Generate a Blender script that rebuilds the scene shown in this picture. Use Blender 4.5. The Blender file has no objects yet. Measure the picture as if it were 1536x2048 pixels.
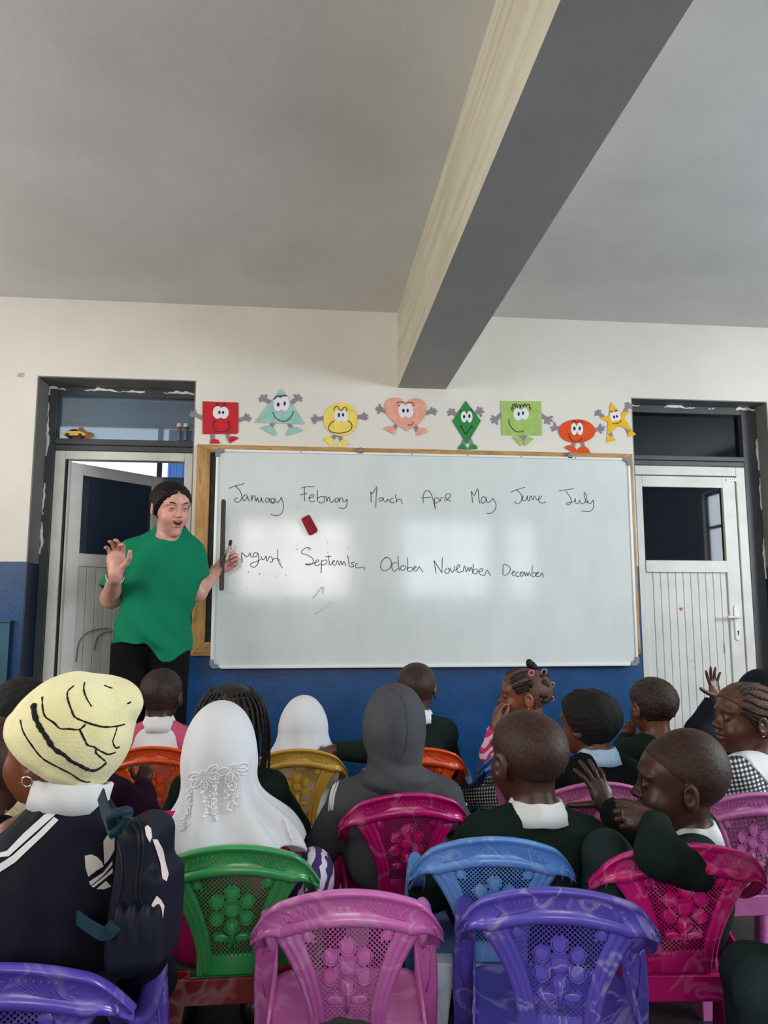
import bpy, bmesh, math, random
import numpy as np
from mathutils import Vector, Matrix
from mathutils.geometry import delaunay_2d_cdt
random.seed(7)
SC = bpy.context.scene
COL = SC.collection
PI = math.pi

# ---------------------------------------------------------------- camera
cd = bpy.data.cameras.new('camera')
cam = bpy.data.objects.new('camera', cd); COL.objects.link(cam)
cam.location = (0, 0, 1.05)
cam.rotation_euler = (math.radians(90 + 7.58), 0, math.radians(-5.99))
cd.sensor_fit = 'VERTICAL'; cd.sensor_height = 36.0
cd.lens = 36.0 * 1540 / 2048
cd.clip_start = 0.05
SC.camera = cam

# ---------------------------------------------------------------- daylight
world = bpy.data.worlds.new('overcast_sky'); SC.world = world
world.use_nodes = True
bg = world.node_tree.nodes['Background']
bg.inputs['Color'].default_value = (0.86, 0.93, 1.0, 1)
bg.inputs['Strength'].default_value = 1.6

def area(name, loc, rot, sx, sy, power, col):
    l = bpy.data.lights.new(name, 'AREA'); l.shape = 'RECTANGLE'
    l.size = sx; l.size_y = sy; l.energy = power; l.color = col
    o = bpy.data.objects.new(name, l); COL.objects.link(o)
    o.location = loc; o.rotation_euler = rot
    return o
WARM = (1.0, 0.95, 0.88); COOL = (0.84, 0.93, 1.0)
# daylight in the window openings: back wall (y = -2.5), left wall (x = -2.9), right wall (x = 4.3)
RX = math.radians
area('daylight_back', (-0.12, -2.55, 1.80), (RX(90), 0, 0), 1.53, 1.09, 60, WARM)
area('daylight_back', (1.95, -2.55, 1.80), (RX(90), 0, 0), 1.25, 1.09, 32, COOL)
area('daylight_back', (3.02, -2.55, 1.80), (RX(90), 0, 0), 0.44, 1.09, 10, COOL)
area('daylight_left', (-2.95, 0.2, 1.75), (0, RX(-90), 0), 1.2, 2.0, 72, WARM)
area('daylight_left', (-2.95, 2.5, 1.75), (0, RX(-90), 0), 1.2, 1.4, 48, WARM)
area('daylight_right', (4.35, 1.2, 1.75), (0, RX(90), 0), 1.2, 1.6, 210, COOL)
area('daylight_far', (-1.37, 6.2, 1.97), (RX(-90), 0, 0), 1.1, 1.05, 16, COOL)

SC.view_settings.view_transform = 'Standard'
SC.view_settings.look = 'None'
SC.view_settings.gamma = 1.0
SC.view_settings.use_curve_mapping = False
SC.view_settings.exposure = -0.2
SC.cycles.max_bounces = 8
SC.cycles.diffuse_bounces = 5
SC.cycles.use_denoising = True
SC.cycles.sample_clamp_indirect = 6.0

# ---------------------------------------------------------------- helpers
OFF = {}
def lin(c):
    c = c / 255.0
    return c / 12.92 if c <= 0.04045 else ((c + 0.055) / 1.055) ** 2.4
def rgb(t): return (lin(t[0]), lin(t[1]), lin(t[2]), 1.0)

class NT:
    def __init__(s, name):
        s.m = bpy.data.materials.new(name); s.m.use_nodes = True
        s.t = s.m.node_tree; s.b = s.t.nodes['Principled BSDF']; s.o = s.t.nodes['Material Output']
    def n(s, typ, **kw):
        x = s.t.nodes.new(typ)
        for k, v in kw.items():
            if k in x.inputs.keys() if isinstance(k, str) else False: x.inputs[k].default_value = v
            else: setattr(x, k, v)
        return x
    def l(s, a, b): s.t.links.new(a, b)
    def coord(s, kind='Object', scale=(1, 1, 1), loc=(0, 0, 0), rot=(0, 0, 0)):
        c = s.n('ShaderNodeTexCoord'); m = s.n('ShaderNodeMapping')
        m.inputs['Scale'].default_value = scale; m.inputs['Location'].default_value = loc
        m.inputs['Rotation'].default_value = rot
        s.l(c.outputs[kind], m.inputs['Vector']); return m.outputs['Vector']
    def noise(s, vec, scale, detail=3, rough=0.55, dist=0.0):
        x = s.n('ShaderNodeTexNoise'); x.inputs['Scale'].default_value = scale
        x.inputs['Detail'].default_value = detail; x.inputs['Roughness'].default_value = rough
        x.inputs['Distortion'].default_value = dist
        s.l(vec, x.inputs['Vector']); return x.outputs['Fac']
    def ramp(s, fac, stops, interp='LINEAR'):
        x = s.n('ShaderNodeValToRGB'); x.color_ramp.interpolation = interp
        e = x.color_ramp.elements
        while len(e) < len(stops): e.new(0.5)
        for i, (p, c) in enumerate(stops):
            e[i].position = p; e[i].color = c if len(c) == 4 else rgb(c)
        s.l(fac, x.inputs['Fac']); return x.outputs['Color']
    def mix(s, fac, a, b, mode='MIX'):
        x = s.n('ShaderNodeMix'); x.data_type = 'RGBA'; x.blend_type = mode
        for sock, v in ((x.inputs[0], fac), (x.inputs[6], a), (x.inputs[7], b)):
            if hasattr(v, 'default_value') and not isinstance(v, (int, float, tuple)): s.l(v, sock)
            elif isinstance(v, (int, float)): sock.default_value = v
            else: sock.default_value = v if len(v) == 4 else rgb(v)
        return x.outputs[2]
    def math(s, op, a, b=0.0, clamp=False):
        x = s.n('ShaderNodeMath'); x.operation = op; x.use_clamp = clamp
        for i, v in ((0, a), (1, b)):
            if isinstance(v, (int, float)): x.inputs[i].default_value = v
            else: s.l(v, x.inputs[i])
        return x.outputs[0]
    def sep(s, vec):
        x = s.n('ShaderNodeSeparateXYZ'); s.l(vec, x.inputs[0]); return x.outputs
    def bump(s, h, strength=0.3, dist=0.005):
        x = s.n('ShaderNodeBump'); x.inputs['Strength'].default_value = strength
        x.inputs['Distance'].default_value = dist
        s.l(h, x.inputs['Height']); s.l(x.outputs[0], s.b.inputs['Normal'])
    def base(s, v, rough=0.6, metal=0.0, spec=0.5):
        if isinstance(v, tuple): s.b.inputs['Base Color'].default_value = v if len(v) == 4 else rgb(v)
        else: s.l(v, s.b.inputs['Base Color'])
        s.b.inputs['Roughness'].default_value = rough; s.b.inputs['Metallic'].default_value = metal
        s.b.inputs['Specular IOR Level'].default_value = spec

def plain(name, c, rough=0.6, var=0.0, scale=20, bump=0.0, bscale=200, metal=0.0, spec=0.5, bdist=0.003, sheen=0.0):
    k = NT(name); v = k.coord()
    if var:
        f = k.noise(v, scale, 4)
        lo = tuple(max(0, x * (1 - var)) for x in c); hi = tuple(min(255, x * (1 + var)) for x in c)
        k.base(k.ramp(f, [(0.3, lo), (0.7, hi)]), rough, metal, spec)
    else: k.base(c, rough, metal, spec)
    if bump: k.bump(k.noise(v, bscale, 3), bump, bdist)
    if sheen: k.b.inputs['Sheen Weight'].default_value = sheen
    return k.m

def mesh(name, V, F, m, parent=None, smooth=False, off=None, label=None, mi=None):
    me = bpy.data.meshes.new(name)
    V = np.asarray(V, dtype=float)
    o = off if off is not None else (OFF.get(parent.name, (0, 0, 0)) if parent else (0, 0, 0))
    V = V - np.asarray(o, dtype=float)
    me.from_pydata(V.tolist(), [], [list(map(int, f)) for f in F])
    for mm in (m if isinstance(m, (list, tuple)) else [m]): me.materials.append(mm)
    if mi is not None: me.polygons.foreach_set('material_index', np.asarray(mi, dtype=np.int32))
    if smooth: me.polygons.foreach_set('use_smooth', [True] * len(me.polygons))
    me.update()
    ob = bpy.data.objects.new(name, me); COL.objects.link(ob)
    if parent: ob.parent = parent
    else: ob.location = o
    OFF[ob.name] = tuple(o)
    if label: ob['label'] = label
    return ob

def qmesh(name, V, Q, m, parent=None, off=None, mi=None, label=None, smooth=True):
    """fast quad mesh from numpy arrays"""
    me = bpy.data.meshes.new(name)
    o = off if off is not None else (OFF.get(parent.name, (0, 0, 0)) if parent else (0, 0, 0))
    V = np.asarray(V, dtype=np.float32) - np.asarray(o, dtype=np.float32)
    Q = np.asarray(Q, dtype=np.int32); n = len(Q)
    me.vertices.add(len(V)); me.vertices.foreach_set('co', V.ravel())
    me.loops.add(n * 4); me.loops.foreach_set('vertex_index', Q.ravel())
    me.polygons.add(n); me.polygons.foreach_set('loop_start', np.arange(0, n * 4, 4, dtype=np.int32))
    me.polygons.foreach_set('use_smooth', np.full(n, smooth))
    for mm in (m if isinstance(m, (list, tuple)) else [m]): me.materials.append(mm)
    if mi is not None: me.polygons.foreach_set('material_index', np.asarray(mi, dtype=np.int32))
    me.update(calc_edges=True)
    ob = bpy.data.objects.new(name, me); COL.objects.link(ob)
    if parent: ob.parent = parent
    else: ob.location = o
    OFF[ob.name] = tuple(o)
    if label: ob['label'] = label
    return ob

def tag(o, label, cat, group=None):
    o['label'] = label; o['category'] = cat
    if group: o['group'] = group
    return o
def thing(name, label, cat, loc=(0, 0, 0), group=None):
    o = bpy.data.objects.new(name, None); COL.objects.link(o); o.location = loc
    o.empty_display_size = 0.1
    OFF[o.name] = tuple(loc)
    return tag(o, label, cat, group)
def struct(o): o['kind'] = 'structure'; return o
def sroot(name, loc=(0, 0, 0)):
    o = bpy.data.objects.new(name, None); COL.objects.link(o); o.location = loc
    OFF[o.name] = tuple(loc); o['kind'] = 'structure'; return o

def boxg(b):
    x0, x1, y0, y1, z0, z1 = b
    V = [(x0, y0, z0), (x1, y0, z0), (x1, y1, z0), (x0, y1, z0), (x0, y0, z1), (x1, y0, z1), (x1, y1, z1), (x0, y1, z1)]
    F = [(0, 3, 2, 1), (4, 5, 6, 7), (0, 1, 5, 4), (1, 2, 6, 5), (2, 3, 7, 6), (3, 0, 4, 7)]
    return V, F
def join(gs):
    V, F = [], []
    for v, f in gs:
        k = len(V); V += list(v); F += [tuple(i + k for i in q) for q in f]
    return V, F
def bevelled(V, F, w, seg=2):
    bm = bmesh.new()
    vs = [bm.verts.new(v) for v in V]
    for f in F: bm.faces.new([vs[i] for i in f])
    bm.normal_update()
    bmesh.ops.bevel(bm, geom=list(bm.edges), offset=w, segments=seg, affect='EDGES', profile=0.5)
    bm.verts.index_update()
    V2 = [tuple(v.co) for v in bm.verts]; F2 = [tuple(v.index for v in f.verts) for f in bm.faces]
    bm.free(); return V2, F2
def box(name, b, m, parent=None, bev=0.0, off=None, label=None):
    V, F = boxg(b)
    if bev: V, F = bevelled(V, F, bev)
    return mesh(name, V, F, m, parent, False, off, label)
def prism(poly, y0, y1):
    """poly in (x,z), extruded from y0 (front) to y1"""
    n = len(poly)
    a = sum(poly[i][0] * poly[(i + 1) % n][1] - poly[(i + 1) % n][0] * poly[i][1] for i in range(n))
    if a < 0: poly = poly[::-1]
    V = [(x, y0, z) for x, z in poly] + [(x, y1, z) for x, z in poly]
    F = [tuple(range(n)), tuple(range(2 * n - 1, n - 1, -1))]
    F += [(i, i + n, (i + 1) % n + n, (i + 1) % n) for i in range(n)]
    return V, F
def cat(P, n=6, closed=False):
    """Catmull-Rom through points of any dimension"""
    P = [np.asarray(p, float) for p in P]
    if len(P) < 3 and not closed:
        return [P[0] + (P[-1] - P[0]) * i / n for i in range(n + 1)]
    out = []; L = len(P)
    rng = range(L) if closed else range(L - 1)
    for i in rng:
        if closed: p0, p1, p2, p3 = P[i - 1], P[i], P[(i + 1) % L], P[(i + 2) % L]
        else: p0, p1, p2, p3 = P[max(i - 1, 0)], P[i], P[i + 1], P[min(i + 2, L - 1)]
        for k in range(n):
            t = k / n
            out.append(0.5 * ((2 * p1) + (p2 - p0) * t + (2 * p0 - 5 * p1 + 4 * p2 - p3) * t * t + (3 * p1 - p0 - 3 * p2 + p3) * t ** 3))
    if not closed: out.append(P[-1])
    return out
def ribbon(pts, wd, y0, y1, smooth=4):
    """flat drawn line on the wall plane, pts in (x,z)"""
    P = cat(pts, smooth) if smooth else [np.asarray(p, float) for p in pts]
    L, R = [], []
    for i, p in enumerate(P):
        d = P[min(i + 1, len(P) - 1)] - P[max(i - 1, 0)]
        d = d / (np.linalg.norm(d) + 1e-9); nn = np.array([-d[1], d[0]]) * wd / 2
        L.append(p + nn); R.append(p - nn)
    V = []; F = []
    for i in range(len(P)):
        for q in (L[i], R[i]): V += [(q[0], y0, q[1]), (q[0], y1, q[1])]
    for i in range(len(P) - 1):
        a, b = 4 * i, 4 * i + 4
        F += [(a, a + 2, b + 2, b), (a + 1, b + 1, b + 3, a + 3), (a, b, b + 1, a + 1), (a + 2, a + 3, b + 3, b + 2)]
    return V, F
def ell(cx, cz, rx, rz, n=24, a0=0.0):
    return [(cx + rx * math.cos(a0 + 2 * PI * i / n), cz + rz * math.sin(a0 + 2 * PI * i / n)) for i in range(n)]
def stadium(a, b, wa, wb, n=6):
    a = np.asarray(a, float); b = np.asarray(b, float); d = b - a; an = math.atan2(d[1], d[0])
    out = []
    for i in range(n + 1):
        t = an + PI / 2 + PI * i / n; out.append((a[0] + wa * math.cos(t), a[1] + wa * math.sin(t)))
    for i in range(n + 1):
        t = an - PI / 2 + PI * i / n; out.append((b[0] + wb * math.cos(t), b[1] + wb * math.sin(t)))
    return out
def tubeg(P, r, n=8, closed=False, cap=True):
    P = [np.asarray(p, float) for p in P]; L = len(P)
    rr = r if isinstance(r, (list, tuple)) else [r] * L
    V, F = [], []; up = None
    for i in range(L):
        a = P[(i - 1) % L] if closed else P[max(i - 1, 0)]
        b = P[(i + 1) % L] if closed else P[min(i + 1, L - 1)]
        d = b - a; d = d / (np.linalg.norm(d) + 1e-12)
        if up is None:
            up = np.cross(d, [0, 0, 1.0])
            if np.linalg.norm(up) < 1e-3: up = np.cross(d, [1.0, 0, 0])
        up = up - d * (up @ d); up /= np.linalg.norm(up) + 1e-12
        s = np.cross(d, up)
        for k in range(n):
            t = 2 * PI * k / n; V.append(tuple(P[i] + rr[i] * (math.cos(t) * up + math.sin(t) * s)))
    for i in range(L if closed else L - 1):
        j = (i + 1) % L
        for k in range(n):
            k2 = (k + 1) % n; F.append((i * n + k, i * n + k2, j * n + k2, j * n + k))
    if cap and not closed:
        F.append(tuple(range(n - 1, -1, -1))); F.append(tuple((L - 1) * n + k for k in range(n)))
    return V, F
def sphereg(c, r, nu=12, nv=8):
    r = r if isinstance(r, (tuple, list)) else (r, r, r)
    V = [(c[0], c[1], c[2] + r[2])]; F = []
    for j in range(1, nv):
        ph = PI * j / nv
        for i in range(nu):
            th = 2 * PI * i / nu
            V.append((c[0] + r[0] * math.sin(ph) * math.cos(th), c[1] + r[1] * math.sin(ph) * math.sin(th), c[2] + r[2] * math.cos(ph)))
    V.append((c[0], c[1], c[2] - r[2])); e = len(V) - 1
    for i in range(nu):
        F.append((0, 1 + i, 1 + (i + 1) % nu)); k = 1 + (nv - 2) * nu
        F.append((e, k + (i + 1) % nu, k + i))
    for j in range(nv - 2):
        for i in range(nu):
            a = 1 + j * nu + i; b = 1 + j * nu + (i + 1) % nu
            F.append((a, a + nu, b + nu, b))
    return V, F
def loft(secs, closed_sec=True, cap=True):
    n = len(secs[0]); V = [tuple(p) for s in secs for p in s]; F = []
    for i in range(len(secs) - 1):
        for k in range(n if closed_sec else n - 1):
            k2 = (k + 1) % n
            F.append((i * n + k, i * n + k2, (i + 1) * n + k2, (i + 1) * n + k))
    if cap and closed_sec:
        F.append(tuple(range(n - 1, -1, -1))); F.append(tuple((len(secs) - 1) * n + k for k in range(n)))
    return V, F
def lathe(cx, cy, prof, n=16):
    """prof: list of (r,z)"""
    V, F = [], []
    for r, z in prof:
        for i in range(n): V.append((cx + r * math.cos(2 * PI * i / n), cy + r * math.sin(2 * PI * i / n), z))
    for j in range(len(prof) - 1):
        for i in range(n):
            i2 = (i + 1) % n; F.append((j * n + i, j * n + i2, (j + 1) * n + i2, (j + 1) * n + i))
    F.append(tuple(range(n - 1, -1, -1))); F.append(tuple((len(prof) - 1) * n + i for i in range(n)))
    return V, F

# ---------------------------------------------------------------- room materials
def wall_mat(name, split=True, white=(226, 221, 210), blue=(6, 66, 118)):
    k = NT(name); v = k.coord()
    big = k.noise(v, 1.3, 5); fine = k.noise(v, 38, 4)
    w1 = k.ramp(big, [(0.3, tuple(x * 0.93 for x in white)), (0.7, white)])
    sm = k.noise(k.coord(scale=(9, 9, 2.2)), 1.2, 6, 0.7)
    w1 = k.mix(k.ramp(sm, [(0.60, (0, 0, 0)), (0.78, (70, 70, 70))]), w1, (188, 180, 164))
    if split:
        z = k.sep(v)[2]
        zz = k.math('ADD', z, k.math('MULTIPLY', k.math('SUBTRACT', k.noise(v, 6, 2), 0.5), 0.012))
        b1 = k.ramp(k.noise(v, 7, 6), [(0.3, tuple(x * 0.86 for x in blue)), (0.72, tuple(min(255, x * 1.12) for x in blue))])
        f = k.math('GREATER_THAN', zz, 1.31)
        k.base(k.mix(f, b1, w1), 0.45)
        rr = k.math('MULTIPLY_ADD', f, 0.2); rr.node.inputs[2].default_value = 0.36
        k.l(rr, k.b.inputs['Roughness'])
    else: k.base(w1, 0.6)
    k.bump(k.mix(0.5, k.noise(v, 60, 4), k.noise(v, 9, 3)), 0.25, 0.006)
    return k.m
M_WALL = wall_mat('painted_wall')
M_REVEAL = wall_mat('reveal_paint_shaded', True, (120, 117, 113), (10, 34, 66))  # lower navy is the wall blue with the recess shadow put into it
M_WHITEWALL = wall_mat('plain_wall', False)
def plaster(name, c, streak=None, axis_scale=(1, 1, 1)):
    k = NT(name); v = k.coord()
    f = k.noise(v, 1.1, 6, 0.6); c1 = k.ramp(f, [(0.3, tuple(x * 0.94 for x in c)), (0.7, tuple(min(255, x * 1.04) for x in c))])
    if streak:
        s = k.noise(k.coord(scale=axis_scale), 1.0, 6, 0.65, 0.4)
        c1 = k.mix(k.ramp(s, [(0.42, (0, 0, 0)), (0.72, (200, 200, 200))]), c1, streak)
    k.base(c1, 0.75, 0, 0.3)
    k.bump(k.mix(0.25, k.noise(v, 1.6, 3, 0.5, 0.6), k.noise(v, 45, 5, 0.6)), 0.22, 0.012)
    return k.m
M_CEIL = plaster('ceiling_plaster', (220, 219, 216))
M_BEAMSIDE = plaster('beam_side_paint', (204, 198, 178), (158, 138, 98), (26, 0.9, 26))
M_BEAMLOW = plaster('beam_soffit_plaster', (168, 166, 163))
k = NT('dark_floor'); v = k.coord()
k.base(k.ramp(k.noise(v, 5, 6), [(0.3, (20, 15, 16)), (0.7, (40, 32, 32))]), 0.5); k.bump(k.noise(v, 30, 4), 0.2, 0.004); M_FLOOR = k.m
M_STEEL = plain('dark_steel_paint', (62, 64, 66), 0.45, 0.12, 6, 0.1, 60)
M_ALU = plain('white_door_frame', (214, 212, 204), 0.4, 0.04, 8, 0.05, 40)
M_DOORP = plain('white_door_board', (212, 211, 205), 0.45, 0.04, 5, 0.06, 30)
M_SEAL = plain('black_rubber_seal', (22, 22, 22), 0.6)
M_CHIP = plain('chipped_plaster', (222, 222, 218), 0.85, 0.06, 40, 0.5, 90)
def glass(name, tint, refl=0.12, haze=.1, hc=(58, 78, 100), fk=1.2):
    k = NT(name)
    t = k.n('ShaderNodeBsdfTransparent'); t.inputs[0].default_value = rgb(tint)
    g = k.n('ShaderNodeBsdfGlossy'); g.inputs['Roughness'].default_value = 0.03
    d = k.n('ShaderNodeBsdfDiffuse'); d.inputs[0].default_value = rgb(hc)
    fr = k.n('ShaderNodeFresnel'); fr.inputs[0].default_value = 1.5
    f2 = k.math('ADD', k.math('MULTIPLY', fr.outputs[0], fk), refl - 0.05, True)
    m0 = k.n('ShaderNodeMixShader'); m0.inputs[0].default_value = haze
    k.l(t.outputs[0], m0.inputs[1]); k.l(d.outputs[0], m0.inputs[2])
    m1 = k.n('ShaderNodeMixShader'); k.l(f2, m1.inputs[0]); k.l(m0.outputs[0], m1.inputs[1]); k.l(g.outputs[0], m1.inputs[2])
    k.l(m1.outputs[0], k.o.inputs['Surface']); return k.m
M_GLASS = glass('hazy_glass', (222, 232, 240), 0.10, .36, (122, 146, 164))  # clear pane with a pale blue diffuse layer mixed in
M_GLASSD = glass('dark_tinted_glass', (70, 88, 112), 0.06, .10, (58, 78, 100), .22)
M_GLASSL = glass('door_leaf_glass', (150, 165, 188), 0.06, .34, (74, 86, 102), .6)

# ---------------------------------------------------------------- room shell
D = 4.0; RXL, RXR, YB, ZC = -2.9, 4.3, -2.5, 2.685
struct(box('floor', (RXL - .2, RXR + .2, YB - .2, 6.25, -0.1, 0.0), M_FLOOR))
struct(box('ceiling', (RXL - .2, RXR + .2, YB - .2, 6.25, ZC, ZC + 0.12), M_CEIL))
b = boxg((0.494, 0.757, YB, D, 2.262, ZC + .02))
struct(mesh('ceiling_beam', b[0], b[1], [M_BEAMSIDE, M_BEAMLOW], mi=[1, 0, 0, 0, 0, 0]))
LX0, LX1, LT = -1.372, -0.572, 2.268      # left door opening
QX0, QX1, QT = 1.802, 2.606, 2.247        # right door opening
V, F = join([boxg(q) for q in ((RXL, LX0, D, D + .25, 0, ZC), (LX0, LX1, D, D + .25, LT, ZC), (LX1, QX0, D, D + .25, 0, ZC),
                               (QX0, QX1, D, D + .25, QT, ZC), (QX1, RXR, D, D + .25, 0, ZC))])
struct(mesh('wall_front', V, F, M_WALL))
# linings of the two door reveals: grey paint above, blue darkened as shade below
for x0, x1, t, dp, nm in ((LX0, LX1, LT, .165, 'trim_1'), (QX0, QX1, QT, .108, 'trim_2')):
    V, F = join([boxg((x0, x0 + .006, D + .001, D + dp, 0, t)), boxg((x1 - .006, x1, D + .001, D + dp, 0, t)), boxg((x0 + .006, x1 - .006, D + .001, D + dp, t - .006, t))])
    struct(mesh(nm, V, F, M_REVEAL))

def windowed_wall(name, along, fixed0, fixed1, a0, a1, wins, mat, zb=1.25, zt=2.35):
    """wall with window openings; along = 'x' or 'y'"""
    segs = []; cur = a0
    for (s, e) in wins:
        segs += [(cur, s, 0, ZC), (s, e, 0, zb), (s, e, zt, ZC)]; cur = e
    segs.append((cur, a1, 0, ZC))
    gs = [boxg((p, q, fixed0, fixed1, z0, z1) if along == 'x' else (fixed0, fixed1, p, q, z0, z1)) for p, q, z0, z1 in segs]
    V, F = join(gs); struct(mesh(name, V, F, mat))
    global WN
    for (s, e) in wins:
        WN += 1; r = sroot('window_%d' % WN); mid = (fixed0 + fixed1) / 2
        nv = max(1, round((e - s) / 0.55))
        bars = [(s, s + .04, zb, zt), (e - .04, e, zb, zt), (s + .04, e - .04, zb, zb + .04), (s + .04, e - .04, zt - .04, zt)]
        for p, q, z0, z1 in bars:
            box('window_frame', (p, q, mid - .02, mid + .02, z0, z1) if along == 'x' else (mid - .02, mid + .02, p, q, z0, z1), M_STEEL, r)
        for i in range(1, nv):
            c = s + (e - s) * i / nv
            box('mullion', (c - .018, c + .018, mid - .018, mid + .018, zb + .04, zt - .04) if along == 'x' else (mid - .018, mid + .018, c - .018, c + .018, zb + .04, zt - .04), M_STEEL, r)
        zz = zt - .38
        box('transom_bar', (s + .04, e - .04, mid - .016, mid + .016, zz - .018, zz + .018) if along == 'x' else (mid - .016, mid + .016, s + .04, e - .04, zz - .018, zz + .018), M_STEEL, r)
WN = 0
windowed_wall('wall_back', 'x', YB - .12, YB, RXL, RXR, [(-.887, .648), (1.33, 2.59), (2.80, 3.24)], M_WALL)
windowed_wall('wall_left', 'y', RXL - .12, RXL, YB, D + .25, [(-0.8, 1.2), (1.8, 3.2)], M_WALL)
windowed_wall('wall_right', 'y', RXR, RXR + .12, YB, D + .25, [(0.4, 2.0)], M_WALL)
# rooms behind the doors: a lit one on the left, a dark one on the right
M_NEXT = plain('next_room_paint', (96, 116, 140), 0.7, 0.06, 2)
struct(box('wall_added', (0.5, 0.62, D + .25, 6.0, 0, ZC), M_NEXT))  # unseen divider, added to keep the room behind the right door dark
V, F = join([boxg(q) for q in ((RXL, -1.95, 6.0, 6.12, 0, ZC), (-1.95, -0.80, 6.0, 6.12, 0, 1.40), (-1.95, -0.80, 6.0, 6.12, 2.53, ZC), (-0.80, 4.3, 6.0, 6.12, 0, ZC))])
struct(mesh('wall_far', V, F, M_NEXT))
struct(box('wall_end', (RXR, RXR + .12, D + .25, 6.12, 0, ZC), M_NEXT))
struct(box('wall_side', (RXL - .12, RXL, D + .25, 6.12, 0, ZC), M_NEXT))
r = sroot('window_%d' % (WN + 1))
for q in ((-1.95, -1.91, 1.4, 2.53), (-.84, -.80, 1.4, 2.53), (-1.14, -1.10, 1.44, 2.49), (-1.91, -.84, 1.4, 1.44), (-1.91, -.84, 2.49, 2.53)):
    box('window_frame', (q[0], q[1], 6.03, 6.07, q[2], q[3]), M_STEEL, r)
k = NT('net_curtain'); k.base((150, 176, 205), 0.9)
tr = k.n('ShaderNodeBsdfTranslucent'); tr.inputs[0].default_value = rgb((150, 185, 225))
mx = k.n('ShaderNodeMixShader'); mx.inputs[0].default_value = 0.6
k.l(k.b.outputs[0], mx.inputs[1]); k.l(tr.outputs[0], mx.inputs[2]); k.l(mx.outputs[0], k.o.inputs['Surface']); M_NET = k.m
cv = []; n = 60
for i in range(n + 1):
    x = -1.04 + .26 * i / n; y = 5.93 + .018 * math.sin(i * 1.15) + .006 * math.sin(i * 2.9)
    cv.append([(x, y, 1.2), (x, y + .004, 1.2), (x, y + .004, 2.46), (x, y, 2.46)])
V, F = loft(cv); c = mesh('curtain', V, F, M_NET, None, True, off=(-.93, 5.93, 1.2)); tag(c, 'pale blue net curtain hanging beside the bright window seen through the open left door', 'curtain')
# mural shapes for the added board in the next room, seen through the door pane
M_MUR = plain('mural_blue', (20, 70, 140), 0.8, 0.05, 6); M_MURP = plain('mural_pink', (220, 120, 130), 0.8)

# ---------------------------------------------------------------- left door
d1 = sroot('door_1', (LX0, 4.17, 0))
y0 = 4.165
M_PANE = M_GLASS
box('steel_frame', (LX0 + .006, -1.318, y0, y0 + .06, 0, LT - .006), M_STEEL, d1, .003)
box('steel_frame', (-.598, LX1 - .006, y0, y0 + .06, 0, LT - .006), M_STEEL, d1, .003)
box('steel_frame', (-1.318, -.598, y0, y0 + .06, 2.215, LT - .006), M_STEEL, d1, .003)
box('steel_frame', (-1.318, -.598, y0 - .012, y0 + .06, 1.945, 1.977), M_STEEL, d1, .003)
box('steel_frame', (-1.318, -.598, y0 - .002, y0 + .06, 1.915, 1.945), M_STEEL, d1, .003)
box('transom_pane', (-1.318, -.598, y0 + .035, y0 + .041, 1.977, 2.215), M_GLASS, d1)
box('bead', (-1.318, -1.309, y0 + .012, y0 + .034, 1.977, 2.215), M_STEEL, d1)
# white frame
box('door_frame', (-1.316, -1.264, y0, y0 + .06, 0, 1.913), M_ALU, d1, .003)
box('door_frame', (-.642, -.598, y0, y0 + .06, 0, 1.913), M_ALU, d1, .003)
box('door_frame', (-1.264, -.642, y0, y0 + .06, 1.867, 1.913), M_ALU, d1, .003)
for i, q in enumerate((-1.262, -1.252)):
    box('frame_rebate', (q, q + .007, y0 + .012 + .012 * i, y0 + .055, 0, 1.866), M_SEAL if i == 0 else M_ALU, d1)
# open leaf, hinged on the left and swung away into the next room
leaf = bpy.data.objects.new('door_leaf', None); COL.objects.link(leaf); leaf.parent = d1
leaf.location = (-1.244 - LX0, .05, 0); leaf.rotation_euler = (0, 0, math.radians(47.5)); leaf['kind'] = 'structure'
LW = .60
def lbox(nm, b, m, bev=.002): return box(nm, b, m, leaf, bev, off=(0, 0, 0))
OFF[leaf.name] = (0, 0, 0)
lbox('stile', (0, .072, 0, .04, .01, 1.862), M_ALU); lbox('stile', (LW - .072, LW, 0, .04, .01, 1.862), M_ALU)
lbox('rail', (.072, LW - .072, 0, .04, 1.80, 1.862), M_ALU); lbox('rail', (.072, LW - .072, 0, .04, 1.308, 1.376), M_ALU); lbox('rail', (.072, LW - .072, 0, .04, .01, .10), M_ALU)
lbox('pane', (.072, LW - .072, .016, .022, 1.376, 1.80), M_GLASSL, 0)
npl = 8; pw = (LW - .144) / npl
for i in range(npl):
    lbox('plank', (.072 + i * pw + .0015, .072 + (i + 1) * pw - .0015, .010, .026, .10, 1.308), M_DOORP, .0025)
M_PEN = plain('pen_scribble', (120, 122, 124), 0.7)
def leafline(pts):
    V, F = ribbon(pts, .003, -.0006, .0098); V = [(a, b, c) for a, b, c in V]
    mesh('scribble', V, F, M_PEN, leaf, off=(0, 0, 0))
leafline([(.09, .80), (.10, .90), (.14, .95), (.20, .97), (.28, .975)]); leafline([(.19, .86), (.21, .93), (.26, .955), (.36, .965)])
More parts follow.
